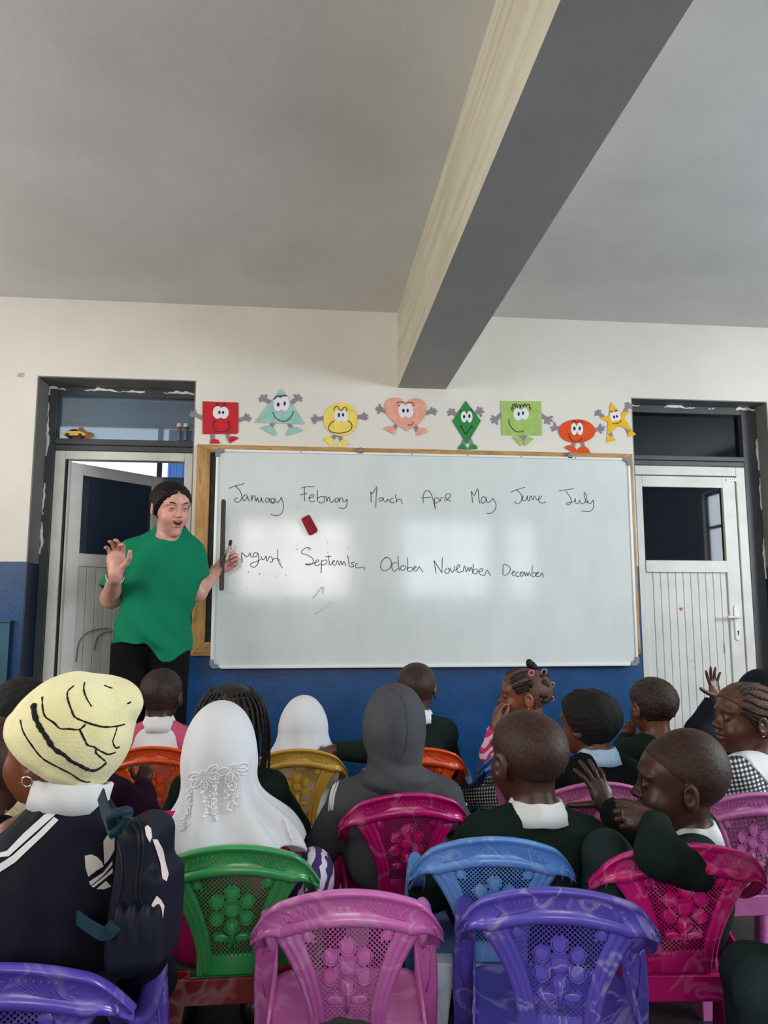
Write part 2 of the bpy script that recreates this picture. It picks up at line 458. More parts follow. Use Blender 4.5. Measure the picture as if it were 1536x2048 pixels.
# mural cloud and flower painted behind the pane, on a board added in the next room to cover the bright window
mb = thing('added_mural_board', 'added board with painted blue cloud and pink flower behind the open left door pane', 'board', (-1.0, 5.2, .9))
V, F = prism([(-1.55, .9), (-.55, .9), (-.55, 1.96), (-1.55, 1.96)], 5.2, 5.22); mesh('panel', V, F, plain('mural_ground', (150, 165, 182), 0.8, 0.06, 4), mb)
box('leg', (-1.53, -1.49, 5.2, 5.24, 0, .9), M_STEEL, mb); box('leg', (-.61, -.57, 5.2, 5.24, 0, .9), M_STEEL, mb)
V, F = prism([(x_ - .10, z_ + .14) for x_, z_ in [(-1.33, 1.30), (-1.31, 1.36), (-1.25, 1.40), (-1.20, 1.46), (-1.12, 1.485), (-1.04, 1.46), (-1.0, 1.40), (-.93, 1.37), (-.85, 1.30), (-.85, 1.22), (-1.33, 1.22)]], 5.194, 5.1995); mesh('painted_cloud', V, F, M_MUR, mb)
V, F = join([prism(ell(-1.42 + .03 * math.cos(a), 1.58 + .03 * math.sin(a), .022, .014, 10), 5.194, 5.1995) for a in np.arange(5) * 2 * PI / 5] + [prism(stadium((-1.42, 1.56), (-1.40, 1.42), .004, .004), 5.195, 5.1995)]); mesh('painted_flower', V, F, M_MURP, mb)

# chipped plaster along the steel frames
def chips(parent, pts, amp, y, seed, horiz=False):
    rr = random.Random(seed); (xa, za), (xb, zb) = pts; n = 46; A, B = [], []
    gs = []
    L = math.hypot(xb - xa, zb - za); nx, nz = -(zb - za) / L, (xb - xa) / L
    run = []
    for i in range(n + 1):
        t = i / n; wv = max(0.0, amp * (0.35 + 0.9 * math.sin(i * .37 + seed) * math.sin(i * .11 + seed * 2)) + rr.uniform(-.3, .5) * amp)
        run.append((xa + (xb - xa) * t, za + (zb - za) * t, wv, rr.uniform(-.25, .25) * amp))
    cur = []
    for q in run + [(0, 0, 0, 0)]:
        if q[2] > .0012: cur.append(q)
        else:
            if len(cur) > 2:
                up = [(x + nx * (o + ww), z + nz * (o + ww)) for x, z, ww, o in cur]; lo = [(x + nx * o, z + nz * o) for x, z, ww, o in cur][::-1]
                gs.append(prism(up + lo, y - .004, y))
            cur = []
    if gs:
        V, F = join(gs); o = mesh('plaster_chips', V, F, M_CHIP, parent); o['kind'] = 'stuff'
chips(d1, [(-1.364, 2.255), (-1.364, 1.30)], .010, y0, 3)
chips(d1, [(-1.362, 2.245), (-.60, 2.238)], .013, y0, 5)
# toys and pens left on the transom bar
M_CARY = plain('yellow_toy_paint', (226, 178, 70), 0.35, 0.05, 30); M_BLACK = plain('black_plastic', (18, 18, 18), 0.5)
M_BROWNP = plain('brown_paper', (150, 112, 82), 0.85, 0.2, 30, 0.6, 60)
zt_ = 1.977
car = thing('toy_car', 'small yellow toy car parked on the bar over the left door', 'toy car', (-1.21, 4.135, zt_))
cx, cz, s_ = -1.212, zt_, .00262
prof = [(-33, 4), (-34, 11), (-27, 14), (-17, 17), (-8, 25), (9, 25), (20, 17), (31, 13), (36, 9), (35, 4), (26, 3), (-24, 3)]
V, F = prism([(cx + a * s_ * .62, cz + .004 + b * s_ * .62) for a, b in prof], 4.118, 4.153); V, F = bevelled(V, F, .002, 1); mesh('car_body', V, F, M_CARY, car)
V, F = prism([(cx + a * s_ * .62, cz + .004 + b * s_ * .62) for a, b in [(-15, 17), (-7, 23.5), (8, 23.5), (17, 17)]], 4.117, 4.154); mesh('car_window', V, F, M_BLACK, car)
for dx in (-20, 20):
    for yy in (4.116, 4.145):
        V, F = prism(ell(cx + dx * s_ * .62, cz + .0105, .0105, .0105, 14), yy, yy + .010); mesh('wheel', V, F, M_BLACK, car)
rr = random.Random(3)
pts = [(-1.262, 1.985), (-1.256, 2.018), (-1.243, 2.027), (-1.232, 2.018), (-1.215, 2.020), (-1.196, 2.038), (-1.185, 2.040), (-1.172, 2.026), (-1.158, 2.014), (-1.140, 2.012), (-1.124, 2.006), (-1.124, 1.987), (-1.15, 1.9775), (-1.24, 1.9775)]
secs = []
for j, yy in enumerate((4.160, 4.166, 4.176, 4.182)):
    k_ = (.72, 1.0, 1.0, .7)[j]; secs.append([(-1.195 + (x + 1.195) * k_ + rr.uniform(-.003, .003), yy + rr.uniform(-.003, .003), 1.978 + (z - 1.978) * k_ + (rr.uniform(0, .004) if z > 1.98 else 0)) for x, z in pts])
V, F = loft(secs); o = mesh('crumpled_paper', V, F, M_BROWNP, None, off=(-1.19, 4.17, zt_)); tag(o, 'crumpled brown paper lying behind the yellow toy car', 'paper')
M_PENB = plain('pen_barrel_grey', (104, 100, 102), 0.4, 0.1, 60); M_CAPG = plain('pale_grey_cap', (196, 196, 198), 0.4)
for px_, ringc, lb in ((-.672, (176, 36, 46), 'thick marker pen with a red ring standing on the bar over the left door'), (-.637, (60, 62, 66), 'thick marker pen with a grey ring standing next to the red ringed one')):
    p = thing('marker_pen', lb, 'pen', (px_, 4.14, zt_), 'marker pens standing over the left door')
    V, F = lathe(px_, 4.14, [(.0105, zt_), (.0115, zt_ + .004), (.0115, zt_ + .062), (.010, zt_ + .064)]); mesh('barrel', V, F, M_PENB, p, True)
    V, F = lathe(px_, 4.14, [(.0125, zt_ + .062), (.0135, zt_ + .064), (.0135, zt_ + .071), (.0125, zt_ + .072)]); mesh('ring', V, F, plain('pen_ring', ringc, 0.4), p, True)
    V, F = lathe(px_, 4.14, [(.0145, zt_ + .072), (.015, zt_ + .075), (.015, zt_ + .089), (.013, zt_ + .092), (.004, zt_ + .093)]); mesh('cap', V, F, M_CAPG, p, True)

# ---------------------------------------------------------------- right door
d2 = sroot('door_2', (QX0, 4.11, 0)); y0 = 4.108
box('steel_frame', (QX1 - .095, QX1 - .006, y0, y0 + .07, 0, QT - .006), M_STEEL, d2, .003)
box('steel_frame', (QX0 + .006, QX0 + .03, y0, y0 + .07, 0, QT - .006), M_STEEL, d2, .003)
box('steel_frame', (QX0 + .03, QX1 - .095, y0, y0 + .07, 2.195, QT - .006), M_STEEL, d2, .003)
box('steel_frame', (QX0 + .03, QX1 - .095, y0 - .010, y0 + .07, 1.918, 1.945), M_STEEL, d2, .003)
box('steel_frame', (QX0 + .03, QX1 - .095, y0, y0 + .07, 1.888, 1.918), M_STEEL, d2, .003)
box('transom_pane', (QX0 + .03, 2.511, y0 + .04, y0 + .046, 1.945, 2.195), M_GLASSD, d2)
box('door_frame', (2.458, 2.511, y0 + .002, y0 + .07, 0, 1.887), M_ALU, d2, .003)
box('door_frame', (QX0 + .03, 1.845, y0 + .002, y0 + .07, 0, 1.887), M_ALU, d2, .003)
box('door_frame', (1.845, 2.458, y0 + .002, y0 + .07, 1.834, 1.887), M_ALU, d2, .003)
box('seal', (2.4505, 2.457, y0 + .020, y0 + .05, 0, 1.832), M_SEAL, d2)
yl = y0 + .006
lf = bpy.data.objects.new('door_leaf', None); COL.objects.link(lf); lf.parent = d2; OFF[lf.name] = OFF[d2.name]; lf['kind'] = 'structure'
box('stile', (1.848, 1.897, yl, yl + .04, .01, 1.829), M_ALU, lf, .002); box('stile', (2.375, 2.450, yl, yl + .04, .01, 1.829), M_ALU, lf, .002)
box('rail', (1.897, 2.375, yl, yl + .04, 1.766, 1.829), M_ALU, lf, .002); box('rail', (1.897, 2.375, yl - .006, yl + .04, 1.283, 1.350), M_ALU, lf, .003); box('rail', (1.897, 2.375, yl, yl + .04, .01, .10), M_ALU, lf, .002)
box('pane', (1.897, 2.375, yl + .020, yl + .026, 1.350, 1.766), M_GLASSD, lf)
pw = .0441; x = 1.897; i = 0
while x < 2.374:
    e = min(x + pw, 2.375); box('plank', (x + .0012, e - .0012, yl + .012, yl + .028, .10, 1.283), M_DOORP, lf, .0022); x = e
M_LEVER = plain('white_handle_metal', (228, 227, 222), 0.3)
h = bpy.data.objects.new('door_handle', None); COL.objects.link(h); h.parent = d2; OFF[h.name] = OFF[d2.name]
V, F = prism(stadium((2.413, 1.086), (2.413, .922), .0165, .0165, 8), yl - .008, yl); V, F = bevelled(V, F, .002, 1); mesh('handle_plate', V, F, M_LEVER, h)
V, F = tubeg(cat([(2.413, yl - .006, 1.035), (2.413, yl - .030, 1.035), (2.405, yl - .044, 1.035), (2.385, yl - .046, 1.035), (2.334, yl - .044, 1.036)], 5), [.009] * 15 + [.008] * 6, 10); mesh('lever', V, F, M_LEVER, h, True)
V, F = join([prism(ell(2.413, .955, .006, .006, 12), yl - .0092, yl - .007), prism(ell(2.413, .943, .0035, .009, 12), yl - .0091, yl - .007)]); mesh('keyhole', V, F, M_BLACK, h)
V, F = join([boxg((2.400, 2.448, yl - .006, yl + .001, 1.806, 1.820)), boxg((2.446, 2.456, yl - .009, yl + .004, 1.804, 1.822))]); hg = mesh('door_catch', V, F, plain('catch_metal', (196, 194, 188), 0.3, metal=.3), d2)
V, F = join([prism(ell(xx, 1.813, .0028, .0028, 8), yl - .0075, yl - .005) for xx in (2.408, 2.421, 2.434)]); mesh('screws', V, F, M_BLACK, d2)
hp = [(0, -7), (-6, -1), (-6.5, 3), (-4, 5.5), (-1.5, 5), (0, 3), (1.5, 5), (4, 5.5), (6.5, 3), (6, -1)]
V, F = prism([(2.096 + a * .0016, 1.080 + b * .0016) for a, b in hp], yl + .0105, yl + .0118); hs = mesh('heart_sticker', V, F, plain('red_sticker', (190, 40, 60), 0.4), None, off=(2.096, yl, 1.08)); tag(hs, 'tiny red heart sticker stuck on the closed right door', 'sticker')
V, F = join([ribbon([(2.330, .89), (2.333, .86), (2.329, .84)], .003, yl + .0112, yl + .0118), ribbon([(2.338, .89), (2.340, .85), (2.338, .83)], .0026, yl + .0112, yl + .0118)] + [prism(ell(a, b, .003, .004, 8), yl + .0112, yl + .0118) for a, b in ((2.155, .80), (2.141, .795), (2.156, .755))]); mesh('scuff_marks', V, F, M_PEN, lf)
chips(d2, [(2.600, 1.18), (2.600, 2.24)], .010, y0, 8)
chips(d2, [(1.83, 2.228), (2.595, 2.222)], .013, y0, 11)
# teal panel low on the wall at the left edge
cb = thing('wall_panel', 'teal blue painted panel fixed low on the blue wall left of the open door', 'panel', (-1.75, 3.98, 0))
M_TEAL = plain('teal_paint', (44, 92, 112), 0.5, 0.1, 6, 0.2, 30)
box('board', (-2.10, -1.421, 3.972, 3.998, 0.02, 1.012), M_TEAL, cb, .002)
box('top_rail', (-2.11, -1.416, 3.962, 3.998, 1.012, 1.022), M_TEAL, cb, .002)
M_FAINT = plain('faint_pencil', (176, 172, 164), .8)
AEI = [[(-1.472,2.259),(-1.466,2.278),(-1.459,2.259)],[(-1.446,2.279),(-1.457,2.278),(-1.456,2.259),(-1.445,2.26)],[(-1.456,2.269),(-1.448,2.269)],[(-1.442,2.279),(-1.441,2.26)]]
for s_ in AEI:
    V, F = ribbon(s_, .005, 3.9985, 4.0, 0); o = struct(mesh('trim_3', V, F, M_FAINT))

# ---------------------------------------------------------------- chalkboard and whiteboard
k = NT('varnished_wood'); v = k.coord(scale=(18, 18, 3)); v2 = k.coord()
wv = k.noise(v, 2.5, 5, 0.6, 1.2)
k.base(k.ramp(wv, [(0.25, (124, 84, 40)), (0.5, (176, 132, 72)), (0.75, (198, 158, 96))]), 0.4); k.bump(wv, 0.2, 0.003); M_WOODV = k.m
k = NT('varnished_wood_rail'); v = k.coord(scale=(3, 18, 18))
wv = k.noise(v, 2.5, 5, 0.6, 1.2)
k.base(k.ramp(wv, [(0.25, (124, 84, 40)), (0.5, (172, 128, 70)), (0.75, (196, 156, 96))]), 0.4); k.bump(wv, 0.2, 0.003); M_WOODH = k.m
M_SLATE = plain('chalkboard_slate', (44, 44, 46), 0.8, 0.25, 12, 0.2, 60)
cbd = thing('chalkboard', 'old wood framed chalkboard mostly hidden behind the whiteboard', 'chalkboard', (.615, 3.985, .83))
X0, X1, Z0, Z1 = -.551, 1.781, .845, 1.920; fwid = .068
def miter(pts): return prism(pts, 3.966, 3.998)
V, F = miter([(X0, Z0), (X0 + fwid, Z0 + fwid), (X0 + fwid, Z1 - fwid * .6), (X0, Z1)]); V, F = bevelled(V, F, .002, 1); mesh('frame_rail', V, F, M_WOODV, cbd)
V, F = miter([(X1, Z0), (X1, Z1), (X1 - fwid * .6, Z1 - fwid * .6), (X1 - fwid * .6, Z0 + fwid)]); V, F = bevelled(V, F, .002, 1); mesh('frame_rail', V, F, M_WOODV, cbd)
V, F = miter([(X0 + .001, Z1), (X0 + fwid, Z1 - fwid * .6), (X1 - fwid * .6, Z1 - fwid * .6), (X1 - .001, Z1)]); V, F = bevelled(V, F, .002, 1); mesh('frame_rail', V, F, M_WOODH, cbd)
V, F = miter([(X0 + .001, Z0), (X1 - .001, Z0), (X1 - fwid * .6, Z0 + fwid), (X0 + fwid, Z0 + fwid)]); V, F = bevelled(V, F, .002, 1); mesh('frame_rail', V, F, M_WOODH, cbd)
box('slate', (X0 + fwid - .004, X1 - .03, 3.976, 3.996, Z0 + fwid - .004, Z1 - .03), M_SLATE, cbd)

WY = 3.945
k = NT('whiteboard_enamel'); v = k.coord()
k.base(k.ramp(k.noise(k.coord(scale=(1.5, 1, .7)), 3, 6, 0.65), [(0.3, (205, 210, 208)), (0.7, (218, 222, 220))]), 0.16, 0, 0.5)
rr_ = k.math('MULTIPLY_ADD', k.noise(v, 9, 5), 0.08); rr_.node.inputs[2].default_value = 0.06; k.l(rr_, k.b.inputs['Roughness'])
k.bump(k.mix(0.85, k.noise(v, 24, 4), k.noise(v, 2.2, 2)), 0.10, 0.004)
M_WB = k.m
M_WBF = plain('whiteboard_aluminium', (226, 227, 226), 0.3, metal=0.25)
M_WBC = plain('grey_corner_plastic', (120, 124, 128), 0.45)
M_INK = plain('dry_marker_ink', (66, 70, 72), 0.6)
wb = thing('whiteboard', 'large white dry-erase board with the twelve month names handwritten on it', 'whiteboard', (.66, 3.955, .785))
XA, XB, ZA, ZB = -.451, 1.754, .788, 1.891
box('panel', (XA + .006, XB - .006, WY, 3.962, ZA + .006, ZB - .006), M_WB, wb)
fr = .013
for nm, q in (('frame_rail', (XA, XA + fr, ZA + .04, ZB - .04)), ('frame_rail', (XB - fr, XB, ZA + .04, ZB - .04)), ('frame_rail', (XA + .04, XB - .04, ZB - fr, ZB)), ('frame_rail', (XA + .04, XB - .04, ZA, ZA + fr))):
    box(nm, (q[0], q[1], WY - .007, 3.964, q[2], q[3]), M_WBF, wb, .002)
box('tray_lip', (XA + .05, XB - .05, WY - .016, WY - .006, ZA - .004, ZA + .006), M_WBF, wb, .002)
for sx, xx in ((1, XA), (-1, XB)):
    for sz, zz in ((1, ZA), (-1, ZB)):
        w_ = .042; o = .004
        pl = [(xx - sx * o, zz + sz * w_), (xx - sx * o, zz + sz * .012), (xx + sx * .012, zz - sz * o), (xx + sx * w_, zz - sz * o), (xx + sx * w_, zz + sz * .016), (xx + sx * .026, zz + sz * .018), (xx + sx * .018, zz + sz * .026), (xx + sx * .016, zz + sz * w_)]
        V, F = prism(pl, WY - .010, 3.966); V, F = bevelled(V, F, .002, 1); mesh('corner_cap', V, F, M_WBC, wb)
for xx in (-.02, .27, .56, .86, 1.15, 1.45):
    V, F = join([prism(ell(xx, ZB - .006, .0028, .0035, 8), WY - .0085, WY - .006)]); mesh('screw', V, F, M_BLACK, wb)
for xx in (.29, 1.42):
    V, F = join([boxg((xx - .012, xx + .012, 3.938, 3.968, 1.884, 1.902)), boxg((xx - .006, xx + .006, 3.944, 3.975, 1.902, 1.918))]); mesh('hanging_bracket', V, F, M_WBC, wb)
WORDS = [[[(-0.382,1.689),(-0.352,1.701),(-0.305,1.715)],[(-0.352,1.701),(-0.33,1.682),(-0.318,1.654),(-0.322,1.627),(-0.337,1.618),(-0.352,1.623),(-0.351,1.634),(-0.337,1.641)],[(-0.29,1.654),(-0.301,1.657),(-0.311,1.644),(-0.309,1.628),(-0.299,1.628),(-0.288,1.65),(-0.285,1.635),(-0.275,1.623)],[(-0.27,1.655),(-0.265,1.628),(-0.263,1.647),(-0.254,1.653),(-0.248,1.642),(-0.244,1.624),(-0.237,1.643),(-0.232,1.621),(-0.222,1.625),(-0.217,1.644),(-0.214,1.623),(-0.206,1.618)],[(-0.179,1.639),(-0.19,1.643),(-0.198,1.629),(-0.191,1.619),(-0.181,1.623),(-0.177,1.641),(-0.174,1.625),(-0.168,1.617),(-0.155,1.621),(-0.151,1.637),(-0.162,1.641),(-0.168,1.63),(-0.161,1.615),(-0.148,1.619)],[(-0.149,1.639),(-0.144,1.624),(-0.133,1.619),(-0.121,1.635),(-0.117,1.646),(-0.107,1.618),(-0.105,1.591),(-0.113,1.565),(-0.134,1.552),(-0.156,1.553),(-0.169,1.56)]],[[(-0.014,1.696),(0.01,1.704),(0.054,1.704)],[(0.002,1.701),(0.001,1.663),(0.004,1.628)],[(-0.021,1.66),(0.015,1.67)],[(0.022,1.647),(0.046,1.65),(0.049,1.66),(0.037,1.662),(0.026,1.646),(0.029,1.631),(0.042,1.625),(0.057,1.631)],[(0.068,1.689),(0.068,1.633),(0.072,1.647),(0.093,1.654),(0.107,1.643),(0.1,1.625),(0.083,1.621),(0.07,1.629)],[(0.1,1.651),(0.113,1.653),(0.118,1.628),(0.122,1.645),(0.131,1.651),(0.133,1.63),(0.144,1.624),(0.155,1.639)],[(0.177,1.649),(0.164,1.646),(0.159,1.631),(0.17,1.626),(0.18,1.646),(0.181,1.626),(0.186,1.646),(0.196,1.647)],[(0.199,1.647),(0.201,1.629),(0.214,1.631),(0.221,1.643),(0.221,1.614),(0.212,1.596),(0.195,1.593),(0.177,1.598)]],[[(0.347,1.627),(0.345,1.685)],[(0.344,1.683),(0.355,1.675),(0.376,1.71),(0.373,1.658),(0.371,1.601)],[(0.407,1.653),(0.39,1.65),(0.389,1.635),(0.402,1.637),(0.409,1.653),(0.414,1.636),(0.424,1.631),(0.434,1.646),(0.437,1.634)],[(0.464,1.652),(0.447,1.644),(0.447,1.631),(0.461,1.627),(0.469,1.632)],[(0.474,1.672),(0.48,1.629)],[(0.48,1.629),(0.486,1.644),(0.501,1.645),(0.511,1.62)]],[[(0.621,1.627),(0.62,1.661),(0.628,1.687),(0.643,1.694),(0.658,1.685),(0.671,1.652),(0.685,1.598)],[(0.608,1.655),(0.661,1.66)],[(0.683,1.603),(0.681,1.653),(0.698,1.655),(0.706,1.643),(0.693,1.63),(0.678,1.63)],[(0.711,1.638),(0.716,1.658),(0.728,1.658)],[(0.735,1.653),(0.736,1.638)],[(0.743,1.643),(0.761,1.661),(0.764,1.676),(0.749,1.679),(0.739,1.666),(0.746,1.651),(0.766,1.64)]],[[(0.884,1.633),(0.877,1.696)],[(0.877,1.696),(0.893,1.673),(0.912,1.708),(0.917,1.661),(0.923,1.63)],[(0.956,1.662),(0.938,1.666),(0.929,1.644),(0.938,1.631),(0.953,1.644),(0.956,1.662),(0.961,1.639),(0.973,1.639),(0.989,1.652),(0.994,1.657),(1.009,1.627),(1.003,1.597),(0.982,1.579),(0.955,1.579)]],[[(1.089,1.693),(1.122,1.707),(1.169,1.721)],[(1.12,1.706),(1.141,1.69),(1.15,1.667),(1.144,1.644),(1.126,1.632),(1.112,1.638),(1.115,1.648)],[(1.158,1.677),(1.153,1.656),(1.161,1.648),(1.175,1.658),(1.18,1.676),(1.181,1.656),(1.19,1.648),(1.198,1.676),(1.21,1.653),(1.215,1.672),(1.222,1.674),(1.232,1.655),(1.25,1.661),(1.257,1.673),(1.246,1.673),(1.24,1.655),(1.249,1.64),(1.264,1.638),(1.282,1.644)]],[[(1.351,1.704),(1.393,1.711),(1.436,1.719)],[(1.392,1.704),(1.413,1.675),(1.421,1.654),(1.418,1.639),(1.402,1.63),(1.392,1.635),(1.398,1.642),(1.422,1.645),(1.438,1.651),(1.443,1.666),(1.444,1.643),(1.457,1.637),(1.466,1.657),(1.473,1.641),(1.485,1.637),(1.501,1.654),(1.506,1.677),(1.497,1.698),(1.493,1.685),(1.5,1.653),(1.507,1.643),(1.511,1.656),(1.517,1.64),(1.531,1.642),(1.54,1.658),(1.544,1.631),(1.536,1.608),(1.515,1.595),(1.472,1.599)]],[[(-0.307,1.312),(-0.311,1.359),(-0.295,1.346),(-0.281,1.339),(-0.269,1.359),(-0.264,1.342),(-0.251,1.337)],[(-0.23,1.357),(-0.244,1.362),(-0.251,1.347),(-0.239,1.339),(-0.227,1.357),(-0.226,1.312),(-0.243,1.288),(-0.262,1.292),(-0.263,1.305),(-0.238,1.315),(-0.212,1.327)],[(-0.212,1.342),(-0.207,1.327),(-0.195,1.33),(-0.188,1.345),(-0.183,1.318),(-0.168,1.343),(-0.155,1.328),(-0.158,1.313),(-0.17,1.315)],[(-0.13,1.378),(-0.129,1.333),(-0.118,1.303),(-0.103,1.283)],[(-0.158,1.323),(-0.138,1.333),(-0.116,1.321)]],[[(0.039,1.382),(0.019,1.389),(-0.006,1.374),(-0.008,1.359),(0.019,1.351),(0.047,1.334),(0.05,1.314),(0.033,1.3),(0.01,1.304),(0.05,1.307),(0.077,1.319),(0.074,1.327),(0.062,1.319),(0.06,1.302),(0.072,1.297),(0.089,1.307)],[(0.094,1.325),(0.091,1.26)],[(0.094,1.319),(0.117,1.327),(0.119,1.31),(0.1,1.3),(0.092,1.305)],[(0.128,1.351),(0.132,1.315),(0.134,1.302),(0.147,1.305)],[(0.112,1.342),(0.144,1.345)],[(0.144,1.31),(0.159,1.32),(0.154,1.325),(0.149,1.31),(0.164,1.298),(0.174,1.325),(0.184,1.3),(0.192,1.323),(0.199,1.3),(0.207,1.32),(0.219,1.295)],[(0.227,1.351),(0.232,1.315),(0.237,1.296),(0.249,1.291),(0.259,1.298),(0.244,1.311),(0.262,1.316)],[(0.279,1.308),(0.269,1.308),(0.27,1.288),(0.289,1.288),(0.307,1.291),(0.316,1.276)]],[[(0.422,1.341),(0.401,1.319),(0.398,1.285),(0.419,1.272),(0.448,1.292),(0.451,1.323),(0.435,1.341),(0.416,1.341)],[(0.482,1.314),(0.46,1.311),(0.455,1.286),(0.469,1.27),(0.485,1.286)],[(0.486,1.348),(0.49,1.302),(0.494,1.274)],[(0.523,1.299),(0.505,1.298),(0.501,1.28),(0.516,1.276),(0.526,1.289),(0.523,1.299)],[(0.535,1.342),(0.538,1.308),(0.535,1.274),(0.554,1.271),(0.563,1.286),(0.545,1.292),(0.536,1.28)],[(0.567,1.283),(0.582,1.293),(0.573,1.296),(0.568,1.28),(0.582,1.272),(0.595,1.293),(0.601,1.29),(0.617,1.266)]],[[(0.685,1.26),(0.675,1.328)],[(0.675,1.328),(0.716,1.264)],[(0.716,1.264),(0.718,1.328),(0.722,1.344)],[(0.743,1.288),(0.73,1.272),(0.743,1.26),(0.757,1.275),(0.747,1.291)],[(0.757,1.288),(0.772,1.266),(0.785,1.3)],[(0.784,1.275),(0.81,1.297),(0.804,1.307),(0.794,1.291),(0.8,1.267),(0.823,1.272)],[(0.826,1.269),(0.836,1.301),(0.845,1.269),(0.855,1.294),(0.861,1.273),(0.871,1.295),(0.878,1.263)],[(0.882,1.313),(0.882,1.263),(0.902,1.264),(0.899,1.285),(0.884,1.279)],[(0.902,1.27),(0.931,1.276),(0.928,1.287),(0.912,1.279),(0.918,1.257),(0.94,1.253),(0.954,1.279),(0.963,1.267),(0.972,1.249)]],[[(1.041,1.302),(1.038,1.255)],[(1.038,1.302),(1.05,1.31),(1.076,1.296),(1.075,1.271),(1.056,1.254),(1.04,1.255)],[(1.079,1.261),(1.101,1.271),(1.095,1.277),(1.088,1.258),(1.101,1.249)],[(1.124,1.271),(1.108,1.265),(1.111,1.249),(1.127,1.249)],[(1.127,1.258),(1.143,1.268),(1.137,1.271),(1.13,1.255),(1.143,1.249),(1.153,1.273),(1.159,1.249),(1.166,1.269),(1.172,1.249),(1.179,1.269),(1.188,1.249)],[(1.198,1.305),(1.195,1.249),(1.214,1.253),(1.211,1.268),(1.195,1.262)],[(1.214,1.256),(1.231,1.268),(1.221,1.268),(1.217,1.249),(1.237,1.25),(1.249,1.268),(1.256,1.242)]]]
for wd in WORDS:
    V, F = join([ribbon(s, .0040, WY - .0006, WY + .0005) for s in wd]); mesh('handwriting', V, F, M_INK, wb)
# glue blobs and streaks of water on the enamel
rr = random.Random(12); gs = []
for i in range(34):
    cx, cz = rr.uniform(-.38, .35), rr.uniform(.98, 1.62); gs.append(sphereg((cx, WY, cz), (rr.uniform(.002, .006), .0018, rr.uniform(.002, .007)), 8, 6))
for a, b_ in (((.05, 1.13), (.10, 1.19)), ((.06, 1.05), (.15, 1.11)), ((.10, 1.15), (.105, 1.19))):
    gs.append(tubeg([(a[0], WY, a[1]), ((a[0] + b_[0]) / 2, WY, (a[1] + b_[1]) / 2), (b_[0], WY, b_[1])], [.002, .004, .006], 6))
V, F = join(gs); o = mesh('dried_drops', V, F, M_WB, wb, True); o['kind'] = 'stuff'
# magnetic eraser
er = thing('board_eraser', 'small dark red felt eraser stuck tilted on the whiteboard', 'eraser', (0.029,3.93,1.503))
EP = [(-0.013,1.533),(-0.009,1.538),(0.021,1.556),(0.028,1.556),(0.032,1.551),(0.071,1.482),(0.071,1.474),(0.067,1.468),(0.041,1.454),(0.033,1.452),(0.026,1.455)]
k = NT('red_felt'); v = k.coord(); k.base(k.ramp(k.noise(v, 160, 3), [(0.3, (126, 16, 34)), (0.7, (164, 26, 46))]), 0.9); k.bump(k.noise(v, 400, 2), 0.5, 0.002); M_RED = k.m
V, F = prism(EP, 3.926, WY - .0004); V, F = bevelled(V, F, .004, 2); mesh('felt_block', V, F, M_RED, er)
ERW = [[(0.002,1.532),(0.011,1.538)],[(0.016,1.534),(0.018,1.53)],[(0.02,1.524),(0.023,1.52)],[(0.026,1.522),(0.03,1.525),(0.034,1.524),(0.03,1.52)],[(0.028,1.512),(0.033,1.515),(0.038,1.512),(0.04,1.507),(0.035,1.506),(0.03,1.51)],[(0.041,1.497),(0.045,1.5)],[(0.042,1.495),(0.048,1.489)]]
V, F = join([ribbon(s, .0022, 3.9254, 3.9262) for s in ERW]); mesh('worn_lettering', V, F, plain('dark_red_print', (60, 6, 16), 0.8), er)

